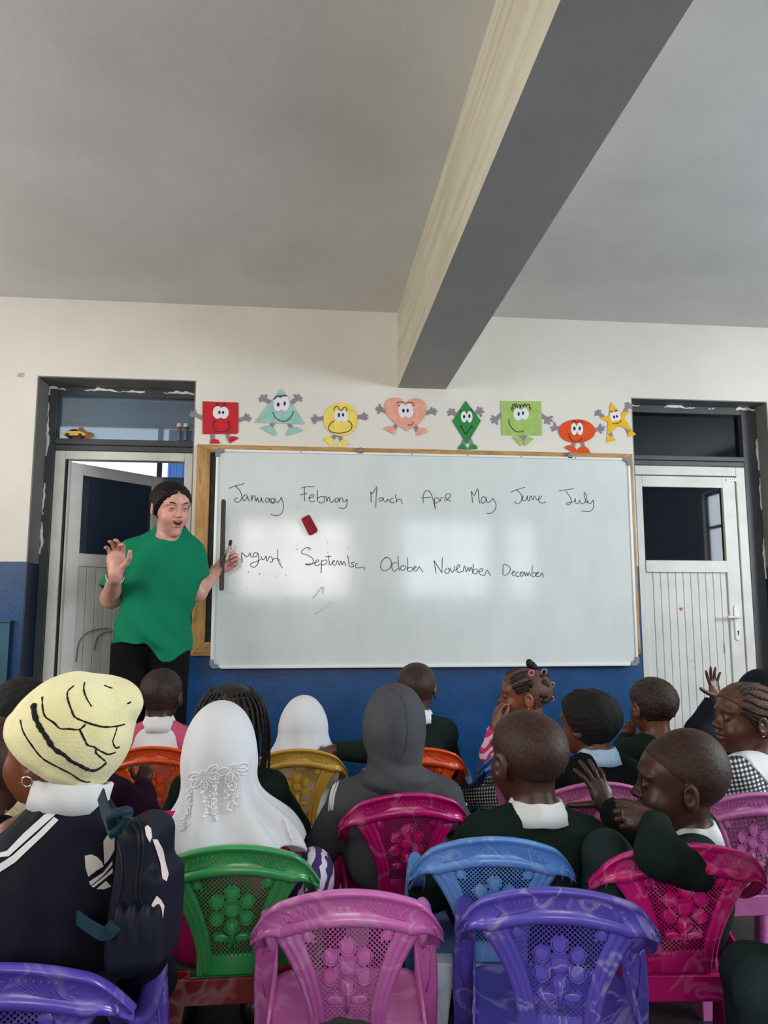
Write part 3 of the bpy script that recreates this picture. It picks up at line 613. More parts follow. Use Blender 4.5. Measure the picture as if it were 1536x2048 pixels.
# ---------------------------------------------------------------- paper shape figures above the board
CUT = {'red': {'c': 'A','col': (190,30,42),'body': [(-0.535,2.157),(-0.443,2.155),(-0.351,2.155),(-0.348,2.067),(-0.347,1.996),(-0.354,1.986),(-0.443,1.983),(-0.53,1.98)],'arms': [[(-0.531,2.065),(-0.576,2.086),(-0.598,2.082),(-0.592,2.099),(-0.573,2.107),(-0.589,2.072)],[(-0.35,2.058),(-0.308,2.075),(-0.311,2.095),(-0.295,2.088),(-0.284,2.071),(-0.293,2.057)]],'legs': [[(-0.48,1.984),(-0.478,1.951)],[(-0.404,1.986),(-0.392,1.953)]],'feet': [[(-0.491,1.931),(-0.489,1.946),(-0.479,1.955),(-0.464,1.956),(-0.449,1.951),(-0.439,1.932)],[(-0.391,1.934),(-0.394,1.957),(-0.386,1.97),(-0.369,1.973),(-0.353,1.969),(-0.344,1.962)]],'eyes': [[(-0.456,2.098),(-0.431,2.064)],[(-0.424,2.097),(-0.399,2.065)]],'pup': [[(-0.447,2.098),(-0.441,2.089)],[(-0.428,2.098),(-0.422,2.09)]],'lines': [[(-0.472,2.049),(-0.478,2.027),(-0.472,2.007),(-0.452,1.995),(-0.421,1.996),(-0.398,2.009),(-0.393,2.029),(-0.399,2.047)],[(-0.474,2.051),(-0.461,2.049)],[(-0.406,2.048),(-0.393,2.052)],[(-0.465,2.134),(-0.461,2.145),(-0.456,2.145),(-0.452,2.134)],[(-0.427,2.136),(-0.425,2.149),(-0.419,2.149),(-0.416,2.135)]]},'tri': {'col': (150,190,178),'body': [(-0.128,2.237),(-0.001,2.047),(-0.265,2.049)],'arms': [[(-0.186,2.161),(-0.222,2.181),(-0.244,2.18),(-0.23,2.198),(-0.205,2.199),(-0.238,2.164)],[(-0.071,2.163),(-0.04,2.191),(-0.059,2.205),(-0.037,2.206),(-0.021,2.189),(-0.023,2.173)]],'legs': [[(-0.167,2.052),(-0.181,2.024)],[(-0.085,2.051),(-0.071,2.024)]],'feet': [[(-0.234,2.021),(-0.212,2.033),(-0.181,2.032),(-0.159,2.013),(-0.154,1.994),(-0.156,1.978)],[(-0.097,1.98),(-0.093,2.007),(-0.073,2.028),(-0.044,2.031),(-0.022,2.021),(-0.014,2.01)]],'eyes': [[(-0.144,2.152),(-0.12,2.113)],[(-0.109,2.156),(-0.084,2.115)]],'pup': [[(-0.143,2.149),(-0.136,2.137)],[(-0.109,2.156),(-0.103,2.144)]],'lines': [[(-0.17,2.108),(-0.16,2.083),(-0.138,2.066),(-0.111,2.059),(-0.083,2.074),(-0.068,2.097),(-0.063,2.115)],[(-0.167,2.175),(-0.162,2.184),(-0.158,2.18),(-0.156,2.194),(-0.149,2.189),(-0.143,2.201),(-0.138,2.189),(-0.132,2.197)],[(-0.129,2.188),(-0.129,2.199),(-0.12,2.195),(-0.116,2.204),(-0.111,2.193),(-0.105,2.202),(-0.098,2.193)]]},'circ': {'col': (232,208,96),'body': [(0.277,2.081),(0.275,2.064),(0.271,2.048),(0.265,2.033),(0.256,2.019),(0.245,2.008),(0.232,1.999),(0.218,1.992),(0.203,1.989),(0.187,1.988),(0.172,1.99),(0.157,1.994),(0.142,2.001),(0.129,2.01),(0.118,2.021),(0.109,2.034),(0.102,2.047),(0.098,2.062),(0.097,2.076),(0.098,2.091),(0.102,2.106),(0.108,2.12),(0.117,2.133),(0.128,2.145),(0.141,2.154),(0.155,2.162),(0.17,2.168),(0.186,2.171),(0.202,2.171),(0.217,2.168),(0.231,2.162),(0.244,2.153),(0.255,2.142),(0.264,2.129),(0.271,2.114),(0.275,2.098)],'arms': [[(0.101,2.082),(0.057,2.078),(0.034,2.082),(0.05,2.1),(0.039,2.066),(0.048,2.053)],[(0.272,2.093),(0.306,2.096),(0.313,2.117),(0.329,2.106),(0.331,2.088),(0.32,2.081)]],'legs': [[(0.163,1.994),(0.143,1.972)],[(0.183,1.99),(0.192,1.964)]],'feet': [[(0.094,1.97),(0.111,1.982),(0.134,1.982),(0.152,1.963),(0.152,1.942),(0.144,1.926)],[(0.176,1.924),(0.176,1.948),(0.192,1.966),(0.214,1.969),(0.23,1.956),(0.238,1.949)]],'eyes': [[(0.174,2.097),(0.195,2.065)],[(0.207,2.096),(0.227,2.064)]],'pup': [[(0.178,2.101),(0.184,2.089)],[(0.2,2.103),(0.206,2.093)]],'lines': [[(0.154,2.07),(0.131,2.05),(0.124,2.027),(0.138,2.009),(0.174,2.003),(0.214,2.008),(0.241,2.023),(0.248,2.046),(0.241,2.062),(0.225,2.072)],[(0.15,2.126),(0.159,2.146),(0.172,2.148),(0.179,2.134),(0.191,2.127),(0.204,2.144),(0.215,2.144),(0.221,2.123)]]},'heart': {'col': (226,160,138),'body': [(0.54,2.022),(0.504,2.048),(0.476,2.066),(0.454,2.086),(0.44,2.102),(0.429,2.123),(0.423,2.143),(0.424,2.171),(0.431,2.186),(0.445,2.198),(0.461,2.204),(0.477,2.207),(0.495,2.205),(0.509,2.2),(0.523,2.188),(0.536,2.174),(0.546,2.187),(0.559,2.198),(0.578,2.205),(0.596,2.207),(0.615,2.204),(0.631,2.194),(0.643,2.18),(0.649,2.164),(0.65,2.145),(0.646,2.122),(0.637,2.103),(0.623,2.084),(0.605,2.065),(0.582,2.05)],'arms': [[(0.43,2.129),(0.399,2.141),(0.377,2.138),(0.396,2.166),(0.38,2.148),(0.388,2.117)],[(0.645,2.124),(0.679,2.137),(0.678,2.156),(0.696,2.149),(0.706,2.137),(0.698,2.119)]],'legs': [[(0.488,2.06),(0.472,2.033)],[(0.587,2.055),(0.599,2.028)]],'feet': [[(0.417,2.033),(0.435,2.048),(0.458,2.05),(0.479,2.033),(0.479,2.015),(0.474,2.002)],[(0.596,1.997),(0.593,2.018),(0.605,2.039),(0.627,2.045),(0.648,2.038),(0.656,2.02)]],'eyes': [[(0.519,2.134),(0.54,2.096)],[(0.554,2.135),(0.578,2.096)]],'pup': [[(0.524,2.135),(0.531,2.124)],[(0.547,2.136),(0.553,2.125)]],'lines': [[(0.547,2.061),(0.561,2.055),(0.573,2.063),(0.577,2.074)],[(0.488,2.176),(0.509,2.185),(0.53,2.177)],[(0.542,2.176),(0.559,2.183),(0.583,2.175)],[(0.493,2.165),(0.503,2.163)],[(0.574,2.165),(0.585,2.167)]]},'diam': {'col': (44,130,62),'body': [(0.865,2.201),(0.948,2.091),(0.868,1.958),(0.79,2.086)],'arms': [[(0.815,2.121),(0.789,2.135),(0.765,2.136),(0.78,2.152),(0.802,2.151),(0.771,2.118)],[(0.917,2.132),(0.94,2.146),(0.934,2.167),(0.954,2.163),(0.964,2.142),(0.951,2.117)]],'legs': [[(0.859,1.99),(0.845,1.955)],[(0.882,1.991),(0.897,1.956)]],'feet': [[(0.819,1.93),(0.823,1.946),(0.836,1.957),(0.856,1.957),(0.869,1.94),(0.872,1.929)],[(0.876,1.928),(0.881,1.947),(0.893,1.96),(0.914,1.958),(0.924,1.948),(0.927,1.935)]],'eyes': [[(0.854,2.11),(0.871,2.079)],[(0.885,2.111),(0.901,2.079)]],'pup': [[(0.855,2.111),(0.861,2.101)],[(0.884,2.115),(0.89,2.104)]],'lines': [[(0.837,2.057),(0.85,2.036),(0.862,2.015),(0.879,2.037),(0.896,2.059)],[(0.83,2.052),(0.845,2.065)],[(0.892,2.062),(0.903,2.053)],[(0.832,2.13),(0.832,2.142),(0.846,2.148)],[(0.887,2.15),(0.896,2.155),(0.902,2.144)]]},'rect': {'col': (158,186,100),'body': [(1.06,2.205),(1.287,2.21),(1.286,2.018),(1.062,2.014)],'arms': [[(1.065,2.132),(1.031,2.103),(1.01,2.121),(1.002,2.101),(1.01,2.081),(1.038,2.074)],[(1.286,2.132),(1.318,2.11),(1.348,2.126),(1.349,2.1),(1.33,2.083),(1.306,2.087)]],'legs': [[(1.166,2.021),(1.18,2.0)],[(1.196,2.021),(1.18,2.0)]],'feet': [[(1.118,2.008),(1.147,2.011),(1.169,1.999),(1.177,1.981),(1.173,1.962),(1.163,1.956)],[(1.239,1.998),(1.218,2.009),(1.197,2.002),(1.183,1.983),(1.183,1.964),(1.192,1.957)]],'eyes': [[(1.154,2.132),(1.179,2.098)],[(1.192,2.136),(1.215,2.103)]],'pup': [[(1.158,2.134),(1.164,2.123)],[(1.182,2.14),(1.188,2.13)]],'lines': [[(1.103,2.106),(1.103,2.087),(1.113,2.062),(1.135,2.04),(1.16,2.034),(1.184,2.042)],[(1.125,2.148),(1.115,2.167),(1.123,2.167),(1.131,2.161),(1.123,2.182),(1.132,2.187),(1.142,2.17),(1.14,2.189),(1.149,2.189),(1.151,2.17),(1.159,2.185),(1.167,2.183),(1.166,2.164)],[(1.171,2.169),(1.171,2.183),(1.18,2.186),(1.186,2.175),(1.189,2.19),(1.197,2.191),(1.199,2.176),(1.208,2.189),(1.22,2.187),(1.218,2.172),(1.228,2.17),(1.217,2.157)]]},'oval': {'col': (214,76,16),'body': [(1.588,2.05),(1.586,2.038),(1.581,2.027),(1.573,2.016),(1.562,2.006),(1.549,1.998),(1.534,1.991),(1.517,1.985),(1.499,1.982),(1.481,1.98),(1.463,1.981),(1.446,1.984),(1.429,1.988),(1.415,1.994),(1.402,2.002),(1.392,2.011),(1.385,2.022),(1.381,2.033),(1.379,2.044),(1.381,2.056),(1.386,2.067),(1.394,2.078),(1.405,2.088),(1.418,2.096),(1.433,2.103),(1.45,2.109),(1.468,2.112),(1.486,2.114),(1.504,2.113),(1.521,2.111),(1.538,2.106),(1.552,2.1),(1.565,2.092),(1.575,2.083),(1.583,2.072),(1.587,2.061)],'arms': [[(1.388,2.061),(1.361,2.063),(1.339,2.065),(1.359,2.092),(1.338,2.063),(1.346,2.046)],[(1.583,2.056),(1.618,2.064),(1.619,2.09),(1.643,2.076),(1.638,2.059),(1.622,2.041)]],'legs': [[(1.466,1.986),(1.459,1.96)],[(1.512,1.987),(1.517,1.958)]],'feet': [[(1.409,1.953),(1.429,1.967),(1.455,1.965),(1.475,1.949),(1.48,1.931),(1.471,1.918)],[(1.478,1.927),(1.487,1.948),(1.506,1.96),(1.532,1.96),(1.55,1.942),(1.555,1.927)]],'eyes': [[(1.467,2.058),(1.484,2.024)],[(1.5,2.06),(1.518,2.025)]],'pup': [[(1.469,2.061),(1.476,2.05)],[(1.499,2.062),(1.505,2.05)]],'lines': [[(1.441,2.034),(1.439,2.017),(1.449,1.999),(1.47,1.989),(1.493,1.993),(1.511,2.008)],[(1.455,2.091),(1.463,2.103),(1.474,2.103),(1.485,2.095),(1.496,2.103),(1.511,2.103),(1.519,2.091)]]},'star': {'col': (228,176,24),'body': [(1.684,2.217),(1.733,2.157),(1.794,2.173),(1.756,2.13),(1.803,2.052),(1.72,2.084),(1.655,2.026),(1.663,2.103),(1.615,2.124),(1.67,2.139)],'arms': [[(1.637,2.132),(1.609,2.154),(1.611,2.169),(1.595,2.158),(1.593,2.141),(1.622,2.166)],[(1.765,2.165),(1.781,2.2),(1.77,2.213),(1.785,2.217),(1.799,2.206),(1.801,2.186)]],'legs': [[(1.671,2.044),(1.68,2.022)],[(1.769,2.07),(1.781,2.046)]],'feet': [[(1.651,1.987),(1.655,2.021),(1.671,2.025),(1.69,2.02),(1.701,2.001)],[(1.775,2.023),(1.775,2.044),(1.792,2.055),(1.809,2.049),(1.819,2.034)]],'eyes': [[(1.693,2.134),(1.712,2.107)],[(1.718,2.138),(1.736,2.111)]],'pup': [[(1.698,2.132),(1.704,2.123)],[(1.714,2.136),(1.72,2.128)]],'lines': [[(1.689,2.095),(1.708,2.094),(1.727,2.102),(1.739,2.113)],[(1.678,2.158),(1.683,2.166),(1.691,2.157)],[(1.706,2.165),(1.711,2.173),(1.718,2.164)]]}}
CLAB = dict(red='red paper square figure with grey arms and wide grin', tri='pale green paper triangle figure with raised grey arms', circ='yellow paper circle figure with wide mouth', heart='pink paper heart figure with side smile',
            diam='dark green paper diamond figure with pointed smile', rect='light green paper rectangle figure with curly hair', oval='orange paper oval figure with big eyes', star='yellow paper star figure nearest the right door')
M_ARMP = plain('grey_paper', (138, 128, 140), 0.85, 0.04, 40)
M_EYEW = plain('white_paper', (226, 224, 230), 0.85); M_INKB = plain('black_print', (20, 20, 20), 0.7)
for key, q in CUT.items():
    cx = sum(p[0] for p in q['body']) / len(q['body']); cz = sum(p[1] for p in q['body']) / len(q['body'])
    t = thing('paper_figure', CLAB[key], 'paper figure', (cx, 3.997, cz), 'paper shape figures above the whiteboard')
    mp = plain('paper_' + key, q['col'], 0.85, 0.05, 30)
    for a in q['arms']:
        sh, palm, tips = a[0], a[1], a[2:]
        gs = [prism(stadium(sh, palm, .012, .010), 3.9972, 3.9982), prism(ell(palm[0], palm[1], .0155, .0155, 16), 3.9971, 3.9981)]
        for tp in tips:
            tx = tp[0] * .9 + palm[0] * .1; tz = tp[1] * .9 + palm[1] * .1
            gs.append(prism(stadium(palm, (tx, tz), .0075, .0062), 3.9972 - .00012 * (len(gs)), 3.9982 - .00012 * len(gs)))
        V, F = join(gs); mesh('arm', V, F, M_ARMP, t)
    for li, l_ in enumerate(q['legs']):
        V, F = prism(stadium(l_[0], l_[1], .011, .011), 3.9972 + .0004 * li, 3.9982 + .0004 * li); mesh('leg', V, F, M_ARMP, t)
    V, F = prism([tuple(p) for p in q['body']], 3.9955, 3.9971); mesh('paper_body', V, F, mp, t)
    for f_ in q['feet']:
        pp = [tuple(p) for p in cat(f_, 4)]
        V, F = prism(pp, 3.9955, 3.9971); mesh('foot', V, F, mp, t)
    for ei, (e, p) in enumerate(zip(q['eyes'], q['pup'])):
        eo = .0003 * ei
        V, F = prism(ell(e[0][0], e[0][1], abs(e[1][0] - e[0][0]), abs(e[1][1] - e[0][1]), 24), 3.9945 - eo, 3.9954 - eo); ey = mesh('eye', V, F, M_EYEW, t)
        V, F = prism(ell(p[0][0], p[0][1], abs(p[1][0] - p[0][0]), abs(p[1][1] - p[0][1]), 16), 3.9936, 3.9941); mesh('pupil', V, F, M_INKB, ey)
    for s in q['lines']:
        V, F = ribbon(s, .0038, 3.9939, 3.9954); mesh('drawn_line', V, F, M_INKB, t)

# ---------------------------------------------------------------- children's moulded plastic armchairs
def marble(name, c, c2, amt=0.5, seed=0.0, streak=(235, 228, 232)):
    k = NT(name); v = k.coord(loc=(seed, seed * 1.7, -seed), scale=(1, 1, 1))
    w_ = k.n('ShaderNodeTexNoise'); w_.inputs['Scale'].default_value = 5; w_.inputs['Detail'].default_value = 3; k.l(v, w_.inputs['Vector'])
    vm = k.n('ShaderNodeVectorMath'); vm.operation = 'MULTIPLY_ADD'; vm.inputs[1].default_value = (.22, .22, .22)
    k.l(w_.outputs['Color'], vm.inputs[0]); k.l(v, vm.inputs[2]); vv = vm.outputs[0]
    f = k.noise(vv, 9, 4, 0.6, 0.6)
    basec = k.ramp(k.noise(v, 4, 3), [(0.3, c), (0.75, c2)])
    lo = 0.72 - 0.22 * amt
    s1 = k.ramp(f, [(lo, (0, 0, 0)), (min(.99, lo + .14), (255, 255, 255))])
    f2 = k.noise(vv, 5, 2, 0.5, 1.5)
    thin = k.math('SUBTRACT', 1.0, k.math('MULTIPLY', k.math('ABSOLUTE', k.math('SUBTRACT', f2, 0.5)), 34.0, True), True)
    m = k.math('MULTIPLY', k.math('MAXIMUM', s1, k.math('MULTIPLY', thin, 0.6)), min(1.0, .12 + .78 * amt), True)
    k.base(k.mix(m, basec, streak), 0.3, 0, 0.5)
    k.b.inputs['Coat Weight'].default_value = 0.15
    k.bump(k.noise(v, 26, 3), 0.12, 0.004)
    return k.m
def hp(z):   # half width of the perforated panel
    t = min(max((z - .325) / .18, 0), 1); return .044 + .056 * t ** 1.7
def ho(z):   # outer half width of the fan back
    t = min(max((z - .29) / .205, 0), 1.08); return .072 + .082 * t ** 2.2
def yb(u, z): return -.135 - .24 * (z - .27) + 1.3 * u * u
def ptop(u): return .508 - 1.9 * u * u      # arched top of the panel
def ztop(u):
    a = abs(u); return .57 - 1.6 * u * u - (12.0 * (a - .125) ** 2 if a > .125 else 0)
CH = {}
def chair_meshes():
    def keep(nm, V, F, smooth=True):
        me = bpy.data.meshes.new(nm); me.from_pydata([tuple(map(float, v)) for v in V], [], [tuple(map(int, f)) for f in F])
        if smooth: me.polygons.foreach_set('use_smooth', [True] * len(me.polygons))
        me.materials.append(None); me.update(); CH.setdefault(nm, []).append(me); return me
    # top rail with rolled lip and drooping wings
    secs = []
    n = 48
    prof = [(.004, -.066), (-.004, -.066), (-.011, -.061), (-.013, -.053), (-.009, -.046), (-.004, -.043), (-.004, -.017), (-.007, -.012), (-.012, -.007), (-.011, -.001), (-.004, .001),
            (.008, 0), (.014, -.003), (.015, -.008), (.010, -.012), (.004, -.013), (.004, -.043)]
    for i in range(n + 1):
        u = -.186 + .372 * i / n; a = abs(u)
        sc = 1.0 if a < .125 else 1 - .74 * ((a - .125) / .061) ** 1.1
        fwd = 0 if a < .13 else 6.5 * (a - .13) ** 2
        z0 = ztop(u); s = []
        for dy, dz in prof:
            zz = z0 + dz * sc; s.append((u, yb(u * .8, zz) + dy + fwd, zz))
        secs.append(s)
    V, F = loft(secs); keep('top_rail', V, F)
    # raised scroll lines on the rail
    gs = []
    for sg in (-1, 1):
        for j in range(7):
            P = []
            for t in np.linspace(0, 1, 9):
                u = sg * (.030 + .010 * j * (1 - .45 * t) + .048 * t ** 1.6); z = ztop(u) - .019 - .022 * (1 - t) ** 1.5 - .0012 * j * 0
                z = ztop(u) - .018 - .023 * math.sin(t * PI * .5)
                P.append((u, yb(u * .8, z) - .0045 + (0 if abs(u) < .13 else 6.5 * (abs(u) - .13) ** 2), z))
            gs.append(tubeg(P, .0016, 5))
        for cu, r0 in ((.112, .010),):
            P = []
            for t in np.linspace(0, 1, 14):
                an = 1.2 + t * 5.2; u = sg * (cu + r0 * (1 - .6 * t) * math.cos(an)); z = ztop(sg * cu) - .030 + r0 * (1 - .6 * t) * math.sin(an)
                P.append((u, yb(u * .8, z) - .0045 + (0 if abs(u) < .13 else 6.5 * (abs(u) - .13) ** 2), z))
            gs.append(tubeg(P, .0017, 5))
    for sg in (-1, 0, 1):
        P = [(sg * .014 + .006 * math.cos(t), yb(.01, .54) - .0045, .541 + .008 * math.sin(t)) for t in np.linspace(0, 2 * PI, 12, endpoint=False)]
        gs.append(tubeg(P, .0015, 5, True))
    V, F = join(gs); keep('rail_relief', V, F)
    # fluted fan frame: two ribs, arch and bottom bar
    for sg in (-1, 1):
        secs = []
        for i in range(22):
            z = .288 + (.515 - .288) * i / 21; a = hp(z) - .002; b_ = ho(z)
            s = []
            m_ = 13
            for j in range(m_):
                t = j / (m_ - 1); u = sg * (a + (b_ - a) * t); fl = .0035 * abs(math.sin(t * PI * 3)) + .003 * math.sin(t * PI)
                s.append((u, yb(u, z) - .002 - fl, z))
            for j in range(m_):
                t = 1 - j / (m_ - 1); u = sg * (a + (b_ - a) * t); s.append((u, yb(u, z) + .004, z))
            secs.append(s if sg < 0 else s[::-1])
        V, F = loft(secs); V = [(x_, y_ + .0012 * (z_ > .49), min(z_, ztop(x_) - .030)) for x_, y_, z_ in V]; keep('back_rib', V, F)
    secs = []
    for i in range(25):
        u = -.118 + .236 * i / 24; zl = ptop(u) - .002; zh = ztop(u) - .060
        if zh < zl + .004: zh = zl + .004
        secs.append([(u, yb(u, zl) - .004, zl), (u, yb(u, zl) - .008, zl + .004), (u, yb(u, zh) - .006, zh), (u, yb(u, zh) + .004, zh), (u, yb(u, zl) + .004, zl)])
    V, F = loft(secs); keep('back_arch', V, F)
    V, F = join([bevelled(*boxg((-.075, .075, yb(0, .30) - .006, yb(0, .30) + .006, .286, .330)), .004, 2)])
    V = [(x, y + 1.3 * x * x, z) for x, y, z in V]; keep('bottom_bar', V, F)
    # perforated panel, real holes on a diagonal grid
    V, F = [], []; d = .0046; r_ = .0027
    def emb(x, z):
        c = (x * x + ((z - .43)) ** 2) ** .5 < .020 or any(((x - .036 * math.cos(a)) ** 2 + (z - .43 - .036 * math.sin(a)) ** 2) ** .5 < .0155 for a in np.arange(6) * PI / 3 + .52)
        c = c or (abs(x) < .006 and .345 < z < .40) or any((((x - sg * .022) / .020) ** 2 + ((z - .362 - .3 * abs(x)) / .010) ** 2) < 1 for sg in (-1, 1))
        return c or any(((x - sg * .074) ** 2 + (z - .483) ** 2) ** .5 < .0125 for sg in (-1, 1))
    for i in range(-40, 41):
        for j in range(-60, 61):
            if (i + j) % 2: continue
            x = i * d; z = .42 + j * d
            if z < .328 or z > ptop(x) + .002 or abs(x) > hp(z) + .002: continue
            k0 = len(V)
            cor = [(x + d, z), (x, z + d), (x - d, z), (x, z - d)]
            V += [(a, yb(a, b_), b_) for a, b_ in cor]
            if emb(x, z): F.append((k0, k0 + 1, k0 + 2, k0 + 3)); continue
            for q in range(8):
                a = q * PI / 4; V.append((x + r_ * math.cos(a), yb(x, z), z + r_ * math.sin(a)))
            for q in range(4):
                F.append((k0 + q, k0 + (q + 1) % 4, k0 + 4 + (2 * q + 2) % 8, k0 + 4 + 2 * q + 1, k0 + 4 + 2 * q))
    n0 = len(V); V2 = [(x, y + .0035, z) for x, y, z in V]; F2 = [tuple(n0 + i for i in f[::-1]) for f in F]
    keep('perforated_panel', V + V2, F + F2, False)
    # raised flower and leaves on the panel
    gs = [sphereg((0, yb(0, .43) - .001, .43), (.015, .0018, .015), 14, 8)]
    for a in np.arange(6) * PI / 3 + .52:
        x, z = .036 * math.cos(a), .43 + .036 * math.sin(a); gs.append(sphereg((x, yb(x, z) - .001, z), (.0130, .0012, .0130), 12, 8))
        gs.append(tubeg([(x + .0145 * math.cos(t), yb(x, z) - .0015, z + .0145 * math.sin(t)) for t in np.linspace(0, 2 * PI, 14, endpoint=False)], .0013, 5, True))
    gs.append(tubeg([(0, yb(0, .40) - .001, .40), (.002, yb(0, .37) - .001, .37), (0, yb(0, .345) - .001, .345)], .0042, 6))
    for sg in (-1, 1):
        gs.append(sphereg((sg * .022, yb(0, .365) - .001, .368), (.017, .0016, .008), 12, 6))
        gs.append(sphereg((sg * .074, yb(.074, .483) - .001, .483), (.0095, .0014, .0095), 12, 6))
    V, F = join(gs); keep('raised_flower', V, F)
    # seat
    ol = []
    for (x, y, r_) in ((.150, -.135, .03), (.158, .155, .045), (-.158, .155, .045), (-.150, -.135, .03)):
        cx, cy = x - math.copysign(r_, x), y - math.copysign(r_, y); a0 = {(1, -1): -PI / 2, (1, 1): 0, (-1, 1): PI / 2, (-1, -1): PI}[(int(math.copysign(1, x)), int(math.copysign(1, y)))]
        ol += [(cx + r_ * math.cos(a0 + t * PI / 2), cy + r_ * math.sin(a0 + t * PI / 2)) for t in np.linspace(0, 1, 6)]
    def ring(sc, z): return [(x * sc, .01 + (y - .01) * sc, z + (.006 if y > .1 else 0)) for x, y in ol]
    V, F = loft([ring(.3, .268), ring(.75, .271), ring(.93, .279), ring(.985, .283), ring(1, .279), ring(1.0, .245), ring(.98, .245), ring(.97, .268), ring(.7, .262)])
    keep('seat', V, F)
    # arms: band from the rail ends forward, rolled front scroll
    for sg in (-1, 1):
        path = [(.160, -.168, .488, .008), (.166, -.12, .448, .016), (.170, -.03, .405, .019), (.172, .04, .392, .020), (.173, .09, .405, .021), (.173, .120, .426, .019), (.173, .134, .432, .011)]
        pp = cat(path, 5); secs = []
        for i, p in enumerate(pp):
            x, y, z, hw = p; dd = pp[min(i + 1, len(pp) - 1)] - pp[max(i - 1, 0)]; dd = dd / np.linalg.norm(dd[:3]); ny, nz = -dd[2], dd[1]
            s = []
            for a, b_ in ((-1, -.3), (-.8, .5), (-.3, .8), (.3, .8), (.8, .5), (1, -.3), (.8, -.7), (.6, .1), (-.6, .1), (-.8, -.7)):
                s.append((sg * (x + a * hw), y + ny * b_ * .010, z + nz * b_ * .010))
            secs.append(s if sg > 0 else s[::-1])
        V, F = loft(secs); keep('armrest', V, F)
    # legs
    for sg in (-1, 1):
        # front leg carries the armrest; broad face with a raised scroll
        secs = []
        for t in np.linspace(0, 1, 14):
            z = .408 * (1 - t); x = .173 + .004 * math.sin(t * PI) + .008 * t; hw = .021 - .006 * t + .004 * math.sin(t * PI * 2) * (t < .5); y = .100 - .012 * math.sin(t * PI) + .03 * t; hd = .018
            secs.append([(sg * (x + a * hw), y + b_ * hd, z) for a, b_ in ((-1, -.7), (-.8, -1), (.8, -1), (1, -.7), (1, .7), (.8, 1), (-.8, 1), (-1, .7))])
        V, F = loft(secs)
        P = []
        for t in np.linspace(0, 1, 14):
            an = .3 + t * 4.5; P.append((sg * (.175 + .010 * (1 - .5 * t) * math.cos(an)), .078, .345 + .020 * (1 - .5 * t) * math.sin(an)))
        g2 = tubeg(P, .0018, 5); g3 = tubeg([(sg * .184, .080, .38), (sg * .188, .078, .34), (sg * .184, .077, .30), (sg * .176, .077, .27)], .0016, 5)
        V, F = join([(V, F), g2, g3]); keep('front_leg', V, F)
        # rear leg: U-shaped channel from the seat corner to the floor
        secs = []
        for t in np.linspace(0, 1, 6):
            z = .281 * (1 - t); x = .122 + .035 * t; y = -.118 - .062 * t; hw = .034 - .008 * t; hd = .026 - .006 * t
            secs.append([(sg * (x + a * hw), y + b_ * hd, z) for a, b_ in ((-1, -1), (-.9, -1.08), (.9, -1.08), (1, -1), (1, 1), (.82, 1), (.82, -.75), (-.82, -.75), (-.82, 1), (-1, 1))])
        V, F = loft(secs); V2, F2 = bevelled(*boxg((sg * .122 - .034, sg * .122 + .034, -.146, -.09, .276, .284)), .003, 1); V, F = join([(V, F), (V2, F2)])
        keep('rear_leg', V, F, False)
        # side apron under the arm
        V, F = loft([[(sg * .152, y, .246), (sg * .152, y, zt), (sg * .157, y, zt), (sg * .157, y, .246)] for y, zt in ((-.10, .29), (-.04, .31), (.03, .33), (.09, .36), (.115, .37))]); keep('side_apron', V, F)
    V, F = boxg((-.10, .10, -.150, -.140, .232, .284)); V, F = bevelled(V, F, .002, 1); keep('back_apron', V, F, False)
chair_meshes()
def chair(label, x, y, rot, m, sc=1.0, wide=1.0, m2=None):
    r = thing('plastic_chair', label, 'chair', (x, y, 0), "children's plastic armchairs in rows")
    r.rotation_euler = (0, 0, math.radians(rot)); r.scale = (sc * wide, sc, sc)
    for nm, lst in CH.items():
        nm2 = 'leg' if nm.endswith('_leg') else nm
        for me in lst:
            o = bpy.data.objects.new(nm2, me); COL.objects.link(o); o.parent = r
            if nm in ('raised_flower', 'rail_relief'): o['kind'] = 'stuff'
            o.material_slots[0].link = 'OBJECT'; o.material_slots[0].material = (m2 if m2 and nm in ('rear_leg', 'back_apron') else m)
    return r
PK = marble('pink_marbled_plastic', (206, 96, 178), (222, 124, 194), .50, 1.3, (238, 206, 226))
PU = marble('violet_marbled_plastic', (82, 68, 176), (104, 92, 200), .55, 5.1, (222, 214, 236))
PU2 = marble('violet_plastic', (84, 62, 166), (96, 78, 184), .08, 2.2)
GR = marble('green_marbled_plastic', (40, 136, 70), (70, 170, 96), .15, 7.7, (150, 120, 90))
BL = marble('sky_blue_marbled_plastic', (84, 140, 214), (120, 172, 232), .38, 3.4, (212, 226, 238))
MG = marble('magenta_marbled_plastic', (190, 10, 104), (206, 24, 122), .42, 9.2, (236, 160, 200))
MG2 = marble('deep_magenta_marbled_plastic', (166, 8, 96), (196, 20, 112), .42, 12.9, (226, 160, 196))
MV = marble('mauve_marbled_plastic', (186, 88, 150), (204, 112, 168), .32, 4.6, (220, 170, 200))
MV2 = marble('rose_marbled_plastic', (190, 92, 160), (208, 116, 178), .2, 14.6, (222, 170, 204))
YE = marble('golden_plastic', (176, 132, 44), (196, 152, 60), .12, 8.8, (214, 186, 120))
OR = marble('orange_plastic', (206, 66, 14), (224, 84, 24), .12, 6.6, (226, 130, 70))
OR2 = marble('bright_orange_plastic', (206, 62, 16), (222, 80, 26), .1, 16.6, (226, 130, 70))
NV = marble('indigo_plastic', (36, 28, 88), (50, 40, 112), .05, 2.6)
DB = marble('deep_blue_plastic', (28, 82, 140), (36, 96, 158), .06, 10.6)
LEGW = marble('whitish_marbled_plastic', (214, 200, 210), (228, 216, 224), .3, 21.0, (200, 120, 170))
